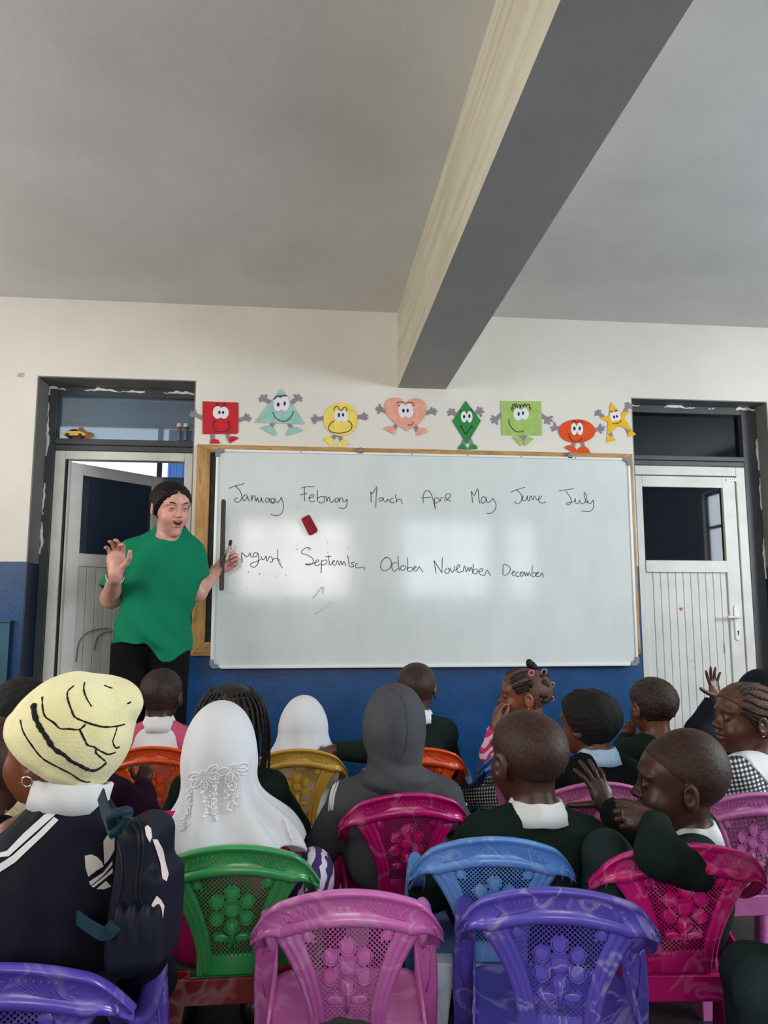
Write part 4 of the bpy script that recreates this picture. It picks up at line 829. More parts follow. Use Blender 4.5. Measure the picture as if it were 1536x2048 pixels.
LEGB = marble('pale_blue_marbled_plastic', (176, 196, 214), (200, 214, 226), .3, 22.0, (90, 130, 200))
GRR = marble('dark_red_leg_plastic', (96, 20, 22), (120, 26, 26), .1, 23.0)
CHAIRS = [
 ('pink marbled plastic chair standing empty in the front row', .097, 1.634, -3, PK, 1.0, .95, None),
 ('violet marbled plastic chair standing empty beside the pink one', .505, 1.600, -13, PU, 1.0, 1.0, None),
 ('plain violet plastic chair under the girl with the navy backpack', -.425, 1.395, 0, PU2, 1.0, 1.0, None),
 ('green plastic chair under the girl in the lace trimmed white headscarf', -.140, 1.925, 0, GR, 1.0, 1.0, GRR),
 ('sky blue marbled plastic chair under the boy with shaved head and white collar', .452, 1.925, -8, BL, 1.0, 1.0, LEGB),
 ('magenta marbled plastic chair under the boy resting his head on his arms', .835, 1.835, -5, MG, 1.0, 1.05, None),
 ('deep magenta plastic chair under the child in the grey hood', .285, 2.36, 2, MG2, 1.0, 1.0, LEGW),
 ('mauve plastic chair gripped by the turned boy', .873, 2.44, -2, MV, 1.0, 1.0, None),
 ('rose pink plastic chair under the girl in the checked dress', 1.235, 2.265, 0, MV2, 1.0, 1.0, None),
 ('golden yellow plastic chair with a small hand resting on its rail', -.010, 3.09, 0, YE, 1.0, 1.0, LEGW),
 ('orange plastic chair under the child in the pink and white top', -.545, 3.20, 0, OR, 1.0, 1.0, None),
 ('bright orange plastic chair half hidden by the child in the grey hood', .435, 3.07, 0, OR2, 1.0, 1.0, None),
 ('dark indigo plastic chair under the girl with hanging braids', -.185, 2.375, 0, NV, 1.0, 1.06, None),
 ('deep blue plastic chair under the girl with the pink striped sleeves', .83, 3.02, 0, DB, 1.0, 1.0, None),
 ('violet plastic chair behind the girl in the cream knitted hat', -.80, 2.62, 0, PU2, 1.0, 1.0, None),
 ('green plastic chair cut off by the right edge beside the dark trousers', 1.12, 1.42, 90, GR, 1.0, 1.0, None),
]
for c_ in CHAIRS: chair(*c_)

# ---------------------------------------------------------------- smooth bodies: implicit shapes meshed with surface nets
def nrm(v): v = np.asarray(v, float); return v / (np.linalg.norm(v) + 1e-12)
def rotz(a): a = math.radians(a); c, s = math.cos(a), math.sin(a); return np.array([[c, -s, 0], [s, c, 0], [0, 0, 1.0]])
def rotx(a): a = math.radians(a); c, s = math.cos(a), math.sin(a); return np.array([[1.0, 0, 0], [0, c, -s], [0, s, c]])
def roty(a): a = math.radians(a); c, s = math.cos(a), math.sin(a); return np.array([[c, 0, s], [0, 1.0, 0], [-s, 0, c]])
I3 = np.eye(3)
class Sdf:
    def __init__(s): s.p = []; s.post = None
    def ell(s, c, r, R=I3, k=.01, op='u'):
        c = np.asarray(c, float); r = np.asarray(r, float); ext = np.abs(R) @ r
        s.p.append(('e', c, r, np.asarray(R, float), k, op, c, ext)); return s
    def cone(s, a, b, ra, rb, k=.01, op='u', cap=0):
        a = np.asarray(a, float); b = np.asarray(b, float); m = max(ra, rb)
        s.p.append(('c', a, b, (ra, rb, cap), k, op, (a + b) / 2, np.abs(b - a) / 2 + m)); return s
    def box(s, c, r, R=I3, rd=.01, k=.01, op='u'):
        c = np.asarray(c, float); r = np.asarray(r, float); ext = np.abs(R) @ r
        s.p.append(('b', c, r, (np.asarray(R, float), rd), k, op, c, ext)); return s
    def grow(s, t):
        o = Sdf(); o.post = s.post
        for q in s.p:
            if q[0] == 'e': o.ell(q[1], q[2] + t, q[3], q[4], q[5])
            elif q[0] == 'c': o.cone(q[1], q[2], q[3][0] + t, q[3][1] + t, q[4], q[5], q[3][2])
            else: o.box(q[1], q[2] + t, q[3][0], q[3][1] + t, q[4], q[5])
        return o
    def add(s, o): s.p += o.p; return s
    def prim(s, q, P):
        if q[0] == 'e':
            L = ((P - q[1]) @ q[3]) / q[2]; k0 = np.sqrt(np.einsum('ij,ij->i', L, L)) + 1e-9; L /= q[2]; k1 = np.sqrt(np.einsum('ij,ij->i', L, L)) + 1e-9
            return k0 * (k0 - 1) / k1
        if q[0] == 'c':
            ab = q[2] - q[1]; L2 = ab @ ab + 1e-12; t = ((P - q[1]) @ ab) / L2; tc = np.clip(t, 0, 1)
            W_ = (P - q[1]) - tc[:, None] * ab; d = np.sqrt(np.einsum('ij,ij->i', W_, W_)) - (q[3][0] + (q[3][1] - q[3][0]) * tc)
            if q[3][2] & 1: d = np.maximum(d, (t - 1) * math.sqrt(L2))
            if q[3][2] & 2: d = np.maximum(d, -t * math.sqrt(L2))
            return d
        R, rd = q[3]; L = np.abs((P - q[1]) @ R) - (q[2] - rd)
        return np.sqrt((np.maximum(L, 0) ** 2).sum(1)) + np.minimum(L.max(1), 0) - rd
    def __call__(s, P, pad=.03):
        P = np.asarray(P, float); d = np.full(len(P), 9.0); CK = 2058
        lo_ = np.array([q[6] - q[7] - pad - q[4] for q in s.p]); hi_ = np.array([q[6] + q[7] + pad + q[4] for q in s.p])
        for i0 in range(0, len(P), CK):
            PP = P[i0:i0 + CK]; mn = PP.min(0); mx = PP.max(0); r = d[i0:i0 + CK]
            for j in np.nonzero(((mn <= hi_) & (mx >= lo_)).all(1))[0]:
                q = s.p[j]; dp = s.prim(q, PP); k = q[4]
                if q[5] == 'u':
                    if k > 0: h = np.clip(.5 + .5 * (r - dp) / k, 0, 1); r = r + (dp - r) * h - k * h * (1 - h)
                    else: r = np.minimum(r, dp)
                else:
                    if k > 0: h = np.clip(.5 - .5 * (r + dp) / k, 0, 1); r = r + (-dp - r) * h + k * h * (1 - h)
                    else: r = np.maximum(r, -dp)
            d[i0:i0 + CK] = r
        if s.post: d = s.post(P, d)
        return d
    def bounds(s):
        u = [q for q in s.p if q[5] == 'u']
        return np.min([q[6] - q[7] for q in u], 0), np.max([q[6] + q[7] for q in u], 0)

EDG = [((0, 0, 0), (1, 0, 0)), ((0, 1, 0), (1, 1, 0)), ((0, 0, 1), (1, 0, 1)), ((0, 1, 1), (1, 1, 1)),
       ((0, 0, 0), (0, 1, 0)), ((1, 0, 0), (1, 1, 0)), ((0, 0, 1), (0, 1, 1)), ((1, 0, 1), (1, 1, 1)),
       ((0, 0, 0), (0, 0, 1)), ((1, 0, 0), (1, 0, 1)), ((0, 1, 0), (0, 1, 1)), ((1, 1, 0), (1, 1, 1))]
def nets(f, lo, hi, h, refine=1):
    B = 6; lo = np.asarray(lo, float) - 2.5 * h; hi = np.asarray(hi, float) + 2.5 * h
    nb = np.ceil((hi - lo) / (h * B)).astype(int)
    g = np.stack(np.meshgrid(*[np.arange(n) for n in nb], indexing='ij'), -1).reshape(-1, 3)
    bc = lo + (g + .5) * h * B; rad = h * B * .87
    d = f(bc, pad=rad * 2.2 + .02)
    g = g[np.abs(d) < rad * 1.35 + .004]
    if len(g) == 0: return np.zeros((0, 3)), np.zeros((0, 4), int)
    loc = np.stack(np.meshgrid(*[np.arange(B + 1)] * 3, indexing='ij'), -1).reshape(-1, 3)
    gi = (g[:, None, :] * B + loc[None]).reshape(-1, 3)
    val = f(lo + gi * h).reshape(len(g), B + 1, B + 1, B + 1)
    ins = val < 0
    cnt = sum(ins[:, a:a + B, b:b + B, c:c + B].astype(np.int8) for a in (0, 1) for b in (0, 1) for c in (0, 1))
    bi, ci, cj, ck = np.nonzero((cnt > 0) & (cnt < 8))
    cell = g[bi] * B + np.stack([ci, cj, ck], 1)
    acc = np.zeros((len(bi), 3)); num = np.zeros(len(bi))
    for a, b in EDG:
        va = val[bi, ci + a[0], cj + a[1], ck + a[2]]; vb = val[bi, ci + b[0], cj + b[1], ck + b[2]]
        m = (va < 0) != (vb < 0); t = np.where(m, va / (va - vb + 1e-20), 0)
        p = np.array(a) + t[:, None] * (np.array(b) - np.array(a)); acc += p * m[:, None]; num += m
    V = lo + (cell + acc / num[:, None]) * h
    n = nb * B + 3; key = ((cell[:, 0] + 1) * n[1] + cell[:, 1] + 1) * n[2] + cell[:, 2] + 1
    o = np.argsort(key); ks = key[o]
    st = np.array([n[1] * n[2], n[2], 1])
    Q = []
    for ax in range(3):
        e = [0, 0, 0]; e[ax] = 1
        va = ins[bi, ci, cj, ck]; vb = ins[bi, ci + e[0], cj + e[1], ck + e[2]]
        m = np.nonzero(va != vb)[0]
        u, v = st[(ax + 1) % 3], st[(ax + 2) % 3]
        k0 = key[m]; ks4 = [k0, k0 - u, k0 - u - v, k0 - v]; ok = np.ones(len(m), bool); ids = []
        for kk in ks4:
            p = np.minimum(np.searchsorted(ks, kk), len(ks) - 1); ok &= ks[p] == kk; ids.append(o[p])
        q = np.stack(ids, 1); flip = ~va[m]; q[flip] = q[flip][:, ::-1]; Q.append(q[ok])
    Q = np.concatenate(Q)
    for _ in range(refine):
        e = h * .25; d0 = f(V)
        G = np.stack([f(V + np.eye(3)[i] * e) - d0 for i in range(3)], 1) / e
        V = V - np.clip(d0 / (np.maximum((G ** 2).sum(1), .2)), -h * .6, h * .6)[:, None] * G
    return V, Q
NQ = [0]
def sdf_obj(name, f, h, m, parent, bnd=None, refine=1, mi=None, label=None):
    lo, hi = bnd if bnd is not None else f.bounds()
    V, Q = nets(f, lo, hi, h, refine); NQ[0] += len(Q)
    mm = mi(V[Q].mean(1)) if mi else None
    return qmesh(name, V, Q, m, parent, mi=mm, label=label)
def march(f, P, d, far=1.0):
    """first hit of rays P + t d on surface f (arrays)"""
    P = np.asarray(P, float).copy(); d = nrm(d); t = np.zeros(len(P))
    for _ in range(60):
        s = f(P + t[:, None] * d, pad=9.0); t += np.clip(s, -.01, .05) * .8
    return P + t[:, None] * d, t < far
def grad(f, P, e=.001):
    d0 = f(P, pad=9.0); G = np.stack([f(P + np.eye(3)[i] * e, pad=9.0) - d0 for i in range(3)], 1)
    return G / (np.linalg.norm(G, axis=1)[:, None] + 1e-9)
def foldnoise(seed, amp, fr=28.0, zs=.5, n=4):
    rs = np.random.RandomState(seed); W = rs.randn(n, 3) * np.array([1, 1, zs]) * fr; ph = rs.rand(n) * 6.28; W2 = rs.randn(n, 3) * fr * .5
    def g(P):
        s = 0
        for i in range(n): s = s + np.sin(P @ W[i] + ph[i] + 1.2 * np.sin(P @ W2[i]))
        return amp * s / n
    return g

# ---------------------------------------------------------------- anatomy (head frame: +y face, +x the person's right, +z crown)
def head_prims(S, C, R, s, adult=False, mouth=0.0, lips=1.0, tall=0):
    C = np.asarray(C, float)
    def T(p): return C + R @ (np.asarray(p, float) * s)
    def e(p, r, k=.015, op='u', Rl=I3): S.ell(T(p), np.asarray(r) * s, R @ Rl, k * s, op)
    jd = -.010 if adult else 0; m_ = mouth
    e((0, -.012, .025), (.070, .088, .072))
    e((0, .026, .036), (.058, .054, .048), .03)
    if tall: e((0, -.022, .045), (.067, .082, .078), .02)
    e((0, .022, -.028 + jd * .4), (.058 if not adult else .0510, .058, .062), .03)
    e((0, .036, -.062 + jd - m_ * .4), (.041 if not adult else .0335, .040, .032), .03)
    e((0, .064 if not adult else .068, -.083 + jd - m_ * .9), (.016, .012, .012), .02)
    for x in (-1, 1):
        e((x * .033, .054, -.036), (.023, .022, .024), .022)
        e((x * .030, .074, .021), (.020, .010, .008), .016)
        e((x * .029, .0915, .004), (.018, .0145, .0105), .012, 's')
        e((x * .029, .0705, .0030), (.0142, .0142, .0132), .004)
        e((x * .0295, .0870, .0015 if adult else .0028), (.0112, .0085, .0028 if adult else .0040), .0015, 's', rotz(-x * 14))
    nw = .84 if adult else 1
    S.cone(T((0, .076, .006)), T((0, .090, -.018)), .0062 * s * nw, .0085 * s * nw, .012 * s)
    e((0, .0945 if not adult else .099, -.023), (.0105 * nw, .0095, .009 * nw), .008)
    for x in (-1, 1): e((x * .0105 * nw, .087, -.0265), (.0075 * nw, .0075, .0065), .006)
    e((0, .083, -.0445), (.0215, .0095, .0055 * lips), .006)
    e((0, .081, -.0585 - m_), (.0185, .0095, .0058 * lips), .006)
    if m_: e((0, .092, -.051 - m_ * .5), (.0160, .020, .0034 + m_ * .45), .003, 's')
    else: e((0, .0965, -.0512), (.0215, .009, .0010), .003, 's')
    for x in (-1, 1):
        Rl = rotz(-x * 20) @ rotx(-8)
        e((x * .0735, -.010, -.011), (.0068, .0185, .0285), .006, 'u', Rl)
        e((x * .0810, -.0055, -.008), (.0062, .0110, .0165), .004, 's', Rl)
        e((x * .0745, -.0035, -.012), (.0045, .006, .009), .004, 'u', Rl)
    return S
def skull(C, R, s, tall=0):
    S = Sdf(); C = np.asarray(C, float)
    for p, r, k in (((0, -.012, .025), (.070, .088, .072), .0),) + ((((0, -.022, .045), (.067, .082, .078), .02),) if tall else ()) + ( ((0, .026, .036), (.058, .054, .048), .03), ((0, .022, -.028), (.058, .058, .062), .03)):
        S.ell(C + R @ (np.asarray(p) * s), np.asarray(r) * s, R, k * s)
    return S
def head_local(C, R, s):
    C = np.asarray(C, float); return lambda P: ((P - C) @ R) / s
def hand_prims(S, W, D, N, s, side, curls, thumb=(.55, .75, -.25), tcurl=.35, spread=.10):
    """side: +1 right hand, -1 left hand; N points out of the back of the hand"""
    W = np.asarray(W, float); D = nrm(D); N = nrm(np.asarray(N, float) - D * (D @ np.asarray(N, float))); X = np.cross(D, N) * (-side)
    S.cone(W - D * .02 * s, W + D * .03 * s, .026 * s, .026 * s, .02 * s)
    R = np.stack([X, D, N], 1)
    S.ell(W + D * .052 * s, (.041 * s, .053 * s, .016 * s), R, .014 * s)
    for i, (xo, ln, yo) in enumerate(((.0285, .074, .090), (.0095, .082, .095), (-.0095, .076, .091), (-.0275, .060, .081))):
        c = curls[i]; sp = spread * (1.5 - i); d0 = nrm(D + X * sp)
        p = W + (D * yo + X * xo) * s; ang = 0; r0 = .0092 if i < 3 else .0080
        q = p - d0 * .02 * s
        S.cone(q, p, r0 * s * 1.05, r0 * s, .006 * s)
        for j, fr in enumerate((.44, .31, .25)):
            ang += c * (.85, 1.15, .8)[j]
            dj = d0 * math.cos(ang) - N * math.sin(ang); p2 = p + dj * ln * fr * s
            S.cone(p, p2, r0 * s * (1 - .08 * j), r0 * s * (.92 - .10 * j), .0022 * s); p = p2
    t0 = W + (D * .026 + X * .026 - N * .006) * s; td = nrm(D * thumb[0] + X * thumb[1] + N * thumb[2])
    p = t0; S.cone(W + D * .012 * s + X * .01 * s, p, .018 * s, .014 * s, .012 * s)
    for j, ln in enumerate((.040, .032, .026)):
        dj = nrm(td + (D * .7 - X * .9) * tcurl * j); p2 = p + dj * ln * s
        S.cone(p, p2, (.0125 - .0012 * j) * s, (.0115 - .0015 * j) * s, .004 * s); p = p2
    return S
def ik(a, b, l1, l2, pole):
    a = np.asarray(a, float); b = np.asarray(b, float); v = b - a; L = np.linalg.norm(v); L2 = min(L, (l1 + l2) * .999); u = v / L
    x = (L2 * L2 + l1 * l1 - l2 * l2) / (2 * L2); hh = math.sqrt(max(l1 * l1 - x * x, 1e-6)); pl = np.asarray(pole, float); pl = nrm(pl - u * (u @ pl))
    return a + u * x + pl * hh

# ---------------------------------------------------------------- skin, hair and cloth materials
def skin(name, c, rough=.42):
    k = NT(name); v = k.coord()
    k.base(k.ramp(k.noise(v, 14, 5), [(0.3, tuple(x * .9 for x in c)), (0.7, tuple(min(255, x * 1.08) for x in c))]), rough, 0, .45)
    k.bump(k.noise(v, 420, 2), .08, .001); return k.m
SK_A = skin('brown_skin_deep', (82, 46, 30)); SK_B = skin('brown_skin_dark', (64, 36, 26)); SK_C = skin('brown_skin_warm', (118, 66, 38)); SK_D = skin('brown_skin_mid', (96, 54, 34))
SK_T = skin('fair_skin', (210, 152, 136)); LIP_T = skin('fair_lips', (178, 98, 94)); LIP_D = skin('brown_lips', (88, 46, 40))
def hairm(name, c, c2, sc=240, b=.5, rough=.6):
    k = NT(name); v = k.coord(); f = k.noise(v, sc, 3, .7)
    k.base(k.ramp(f, [(.38, c), (.62, c2)]), rough, 0, .35); k.bump(f, b, .004); return k.m
H_BUZZ = hairm('cropped_hair', (38, 22, 16), (64, 39, 29), 130, .35); H_BUZZ2 = hairm('cropped_dark_hair', (18, 12, 10), (62, 42, 32), 110, .8)
H_SHORT = hairm('short_black_hair', (10, 8, 8), (44, 32, 26), 120, 1.0); H_AFRO = hairm('dense_black_hair', (7, 6, 7), (16, 13, 13), 90, 1.0, .8); H_BRAID = hairm('braided_hair', (10, 8, 8), (30, 23, 20), 180, .9, .5)
H_SCALP = hairm('scalp_between_braids', (64, 40, 28), (104, 68, 48), 160, .3)
k = NT('dark_brown_straight_hair'); v = k.coord(scale=(60, 60, 6)); f = k.noise(v, 2, 4)
k.base(k.ramp(f, [(.3, (10, 6, 6)), (.7, (26, 15, 13))]), .6, 0, .25); k.bump(f, .3, .003); H_T = k.m
def knit(name, c, sc=130, b=.5, rough=.9, var=.18):
    v2 = min(.2, var * 1.1)
    k = NT(name); v = k.coord(); w_ = k.noise(k.coord(scale=(1, 1, .45)), sc, 3, .6)
    k.base(k.mix(.5, k.ramp(k.noise(v, 9, 4), [(.3, tuple(x * (1 - var) for x in c)), (.7, tuple(min(255, x * (1 + var)) for x in c))]), k.ramp(w_, [(.3, tuple(x * (1 - v2) for x in c)), (.7, tuple(min(255, x * (1 + v2)) for x in c))])), rough, 0, .15)
    k.bump(w_, b, .002); return k.m
C_GREEN = knit('dark_green_wool', (18, 32, 26)); C_BLACK = knit('black_wool', (13, 14, 15)); C_GREY = knit('grey_fleece', (74, 75, 79), 220, .4, .95, .12); C_NAVY = knit('navy_jersey', (17, 19, 31), 300, .15, .7)
C_PLUM = knit('plum_jersey', (48, 22, 48)); C_MAG = knit('magenta_fleece', (172, 22, 92), 200, .4); C_WHITE = knit('white_cotton', (216, 216, 216), 300, .05, .9, .012); C_WHITE2 = knit('white_jersey_cloth', (208, 209, 213), 420, .04, .85, .01)
C_CREAM = knit('cream_cotton', (206, 190, 158), 200, .2); C_ROSE = knit('rose_jersey', (182, 80, 104), 240, .3); C_PINK = knit('pink_jersey', (212, 110, 150), 240, .3); C_SKYB = knit('pale_blue_cotton', (160, 188, 216), 240, .2); C_TROU = knit('dark_green_trousers', (32, 46, 46), 260, .2, .8); C_TAN = knit('tan_trousers', (168, 146, 112), 240, .2)
C_TEE = knit('green_cotton', (14, 120, 86), 340, .12, .85, .06); C_BLKT = knit('black_trouser_cloth', (11, 11, 13), 260, .2, .85); C_SHOE = plain('black_shoe', (14, 14, 15), .35)
k = NT('gingham_check'); v = k.coord(rot=(.1, .15, .5)); s3 = k.sep(v)
def tri_(a, per): return k.math('GREATER_THAN', k.math('SINE', k.math('MULTIPLY', a, 2 * PI / per)), 0.0)
a_ = k.math('ADD', tri_(s3[0], .0115), tri_(s3[2], .0115)); gcol = k.ramp(k.math('MULTIPLY', a_, .5), [(.0, (226, 228, 226)), (.5, (92, 98, 98)), (1., (22, 28, 30))], 'CONSTANT')
gcol.node.color_ramp.elements[1].position = .3; gcol.node.color_ramp.elements[2].position = .8
k.base(gcol, .85); C_GING = k.m
def stripes(name, c1, c2, per, dist=.02, rot=(0, .9, 0)):
    k = NT(name); v = k.coord(rot=rot); n_ = k.noise(k.coord(), 22, 2); z = k.math('ADD', k.sep(v)[2], k.math('MULTIPLY', n_, dist))
    k.base(k.mix(k.math('GREATER_THAN', k.math('SINE', k.math('MULTIPLY', z, 2 * PI / per)), 0.1), c1, c2), .85); return k.m
C_ZEBP = stripes('pink_zebra_cloth', (196, 50, 104), (234, 196, 208), .026, .03); C_ZEBV = stripes('violet_zebra_cloth', (58, 34, 92), (214, 206, 218), .030, .04, (0, 1.3, .4))
M_EYE = plain('eye_white', (206, 200, 194), .2); M_IRIS = plain('dark_iris', (22, 13, 9), .12); M_TEETH = plain('teeth', (226, 220, 208), .3); M_MOUTH = plain('mouth_inside', (84, 26, 28), .4)
M_GOLD = plain('ear_stud_metal', (200, 170, 100), .25, metal=.9); M_SILV = plain('silver_earring', (220, 218, 214), .2, metal=.8)

def rod(R, yaw): return rotz(yaw)
def headR(h): return rotz(h[0]) @ rotx(h[1]) @ roty(h[2] if len(h) > 2 else 0)
def collar_mesh(c, R, r, h, m, parent, flare=.020, gap=25, ry=.9, label=None):
    """folded shirt collar round the neck; R columns: right, forward, neck axis"""
    secs = []; n = 40
    for i in range(n + 1):
        a = math.radians(90 + gap) + math.radians(360 - 2 * gap) * i / n
        ca, sa = math.cos(a), math.sin(a); prof = [(r, -.004), (r * .97, h * .6), (r * .98, h), (r + .003, h + .002), (r + .007, h - .001), (r + flare * .7, h * .35), (r + flare, -h * .36), (r + flare - .003, -h * .36), (r + flare * .6, h * .2), (r + .004, h * .7)]
        wob = .0016 * math.sin(i * .9 + c[0] * 40)
        secs.append([np.asarray(c) + R @ np.array([(q + wob) * ca, (q + wob) * sa * ry, z + wob]) for q, z in prof])
    V, F = loft(secs); return mesh('collar', V, F, m, parent, True, label=label)

def person(label, root, yaw, hc, hs, h, sk, b=1.0, seat=.30, top=C_GREEN, topn='sweater', sleeve=None, collar=None, hair='buzz', hairm_=None, arms=None, legs=None, hv=.0046, tv=.0075, lips=1.15, lipm=None,
           fold=.004, eyes=True, lean=0.0, group=None, collar_h=.030, thick=.012, tall=0, shz=-.052):
    hc = np.asarray(hc, float); R = headR(h); root = np.asarray((root[0], root[1], 0.0))
    p0 = np.array([root[0], root[1], seat + .05]); Rz = rotz(yaw)
    ntop = hc + R @ np.array([0, -.024, -.060]) * hs
    nb = hc + R @ np.array([0, -.030, -.080]) * hs + np.array([0, 0, -.030 * hs])
    u0 = nrm(nb - p0); u = nrm(u0 * .35 + np.array([0, 0, .65])); rt = nrm(Rz[:, 0] - u * (Rz[:, 0] @ u)); fw = np.cross(u, rt); Rt = np.stack([rt, fw, u], 1)
    Lt = np.linalg.norm(nb - p0)
    B = Sdf(); head_prims(B, hc, R, hs, lips=lips, tall=tall); nh = len(B.p)
    B.cone(ntop, nb, .040 * hs, .044 * b, .022)
    T = Sdf()
    T.ell(nb - u * (.125 * b), np.array([.104, .074, .120]) * b, Rt, .03); T.ell(nb - u0 * (Lt * .62), np.array([.098, .076, .13]) * b, Rt, .05); T.ell(p0 + fw * .01, np.array([.112, .092, .09]) * b, Rt, .05)
    sh = {}; A = Sdf(); SL = Sdf(); HN = Sdf(); side_w = {}
    arms = arms or {}
    for nm, sg in (('L', -1), ('R', 1)):
        s0 = nb + Rt @ (np.array([sg * .108, -.006, shz]) * b); sh[nm] = s0
        T.cone(nb + Rt @ np.array([sg * .022, -.004, -.012]) * b, s0, .034 * b, .040 * b, .03)
        a = dict(arms.get(nm, {})); l1, l2 = .185 * b, .165 * b
        w = np.asarray(a['w'], float) if 'w' in a else p0 + Rz @ np.array([sg * .065, .17, .085])
        e = np.asarray(a['e'], float) if 'e' in a else ik(s0, w, l1, l2, Rz @ np.array([sg * .75, -.12, -.6]))
        D = a.get('D', nrm(w - e) if 'w' in a else Rz @ np.array([-sg * .3, .95, -.1])); N = a.get('N', (0, 0, 1))
        A.cone(s0, e, .034 * b, .027 * b, .02); A.cone(e, w, .027 * b, .019 * b, .012)
        hand_prims(HN, w, D, N, .63 * b * a.get('hs', 1.0), sg, a.get('curls', (.35, .35, .4, .45)), a.get('thumb', (.55, .75, -.25)), a.get('tc', .35), a.get('spread', .08))
        tt = thick + .002
        SL.cone(s0, e, .036 * b + tt, .029 * b + tt, .02); ce = w - nrm(w - e) * a.get('cuff', .012)
        SL.cone(e, ce, .029 * b + tt, .022 * b + tt * .8, .02, 'u', 1)
        side_w[nm] = (s0, e, w)
    B2 = Sdf(); B2.p = list(B.p); B2.add(T); B2.add(A); B2.add(HN)
    loc = head_local(hc, R, hs)
    lm = None
    if lipm:
        def lm(P):
            L = loc(P); return ((L[:, 1] > .07) & (np.abs(L[:, 0]) < .024) & (L[:, 2] < -.039) & (L[:, 2] > -.066)).astype(np.int32)
    lo, hi = B2.bounds(); V, Q = nets(B2, lo, hi, hv, 1); NQ[0] += len(Q)
    body = qmesh('person', V, Q, [sk, lipm] if lipm else sk, None, off=tuple(root), mi=lm(V[Q].mean(1)) if lm else None)
    tag(body, label, 'person', group)
    # clothing
    TG = T.grow(thick); G = Sdf(); G.p = list(TG.p)
    fn = foldnoise(int(abs(hc[0] * 1000)) + 3, fold, 26, .4)
    fn2 = foldnoise(int(abs(hc[0] * 777)) + 9, fold * .5, 60, .6)
    neckhole = (nb - u * .004, nb + u * .09 + (ntop - nb) * .5)
    if sleeve is None: G.add(SL)
    G.cone(neckhole[0], neckhole[1], .043 * b, .052 * b, .004, 's'); G.post = lambda P, d: d + fn(P) + fn2(P)
    tp = sdf_obj(topn, G, tv, top, body, refine=0)
    if sleeve is not None:
        SS = Sdf(); 
        for nm, sg in (('L', -1), ('R', 1)):
            s0 = sh[nm]; SS.cone(nb + Rt @ np.array([sg * .046, -.006, -.014]) * b, s0, .030 * b + thick, .041 * b + thick + .002, .02)
        SS.add(SL); SS.cone(neckhole[0], neckhole[1], .046 * b, .054 * b, .004, 's'); SS.post = lambda P, d: d + fn(P) + fn2(P) - .0015
        sdf_obj('sleeves', SS, tv, sleeve, body, refine=0)
    na = nrm(ntop - nb + u * .04); rt2 = nrm(rt - na * (rt @ na)); Rn = np.stack([rt2, np.cross(na, rt2), na], 1)
    if collar is not None:
        collar_mesh(nb + na * .002, Rn, .046 * b, collar_h + .004, collar, body, .026)
    # legs and shoes
    lg = legs or {}
    lm_ = lg.get('m', C_TROU)
    if lm_ is not None:
        for nm, sg in (('L', -1), ('R', 1)):
            q = lg.get(nm, {}); hip = p0 + Rz @ np.array([sg * .055, .01, -.015]) * b
            kn = np.asarray(q['k'], float) if 'k' in q else hip + Rz @ np.array([sg * .03, .24 * b, .0])
            ft = np.asarray(q['f'], float) if 'f' in q else np.array([kn[0], kn[1], 0.06]) + Rz @ np.array([0, -.02, 0])
            L = Sdf(); L.cone(hip, kn, .062 * b, .048 * b, .02); L.cone(kn, ft + np.array([0, 0, .03]), .048 * b, .036 * b, .02, 'u', 1); L.post = lambda P, d: d + fn(P)
            sdf_obj('trouser_leg', L, .009, lm_, body, refine=0)
            fd = Rz if 'f' not in q else rotz(q.get('yaw', yaw))
            Sx = Sdf(); c_ = np.array([ft[0], ft[1], .0]) ; Sx.ell(c_ + fd @ np.array([0, .035, .030]), (.034, .078, .030), fd, .01); Sx.ell(c_ + fd @ np.array([0, -.01, .05]), (.034, .040, .042), fd, .02); Sx.cone(ft + np.array([0, 0, .0]), ft + np.array([0, 0, .06]), .030, .030, .01)
            Sx.post = lambda P, d: np.maximum(d, .002 - P[:, 2])
            sdf_obj('shoe', Sx, .008, C_SHOE, body, refine=0)
    # eyes
    if eyes:
        for x in (-1, 1):
            c = hc + R @ (np.array([x * .029, .0700, .0030]) * hs)
            Vg, Fg = sphereg((0, 0, 0), .0122 * hs, 14, 10); ey = mesh('eye', [tuple(c + np.asarray(q)) for q in Vg], Fg, M_EYE, body, True)
            gz = R @ nrm(np.array(lg.get('gaze', (0, 1, -.05)))); c2 = c + gz * .0058 * hs
            Vg, Fg = sphereg((0, 0, 0), .0070 * hs, 10, 8); mesh('iris', [tuple(c2 + np.asarray(q)) for q in Vg], Fg, M_IRIS, ey, True)
    P_ = dict(body=body, hc=hc, R=R, hs=hs, nb=nb, Rt=Rt, u=u, top=G, sh=sh, arm=side_w, skull=skull(hc, R, hs, tall), loc=loc, bodysdf=B2, p0=p0, Rn=Rn)
    if hair: make_hair(P_, hair, hairm_)
    return P_

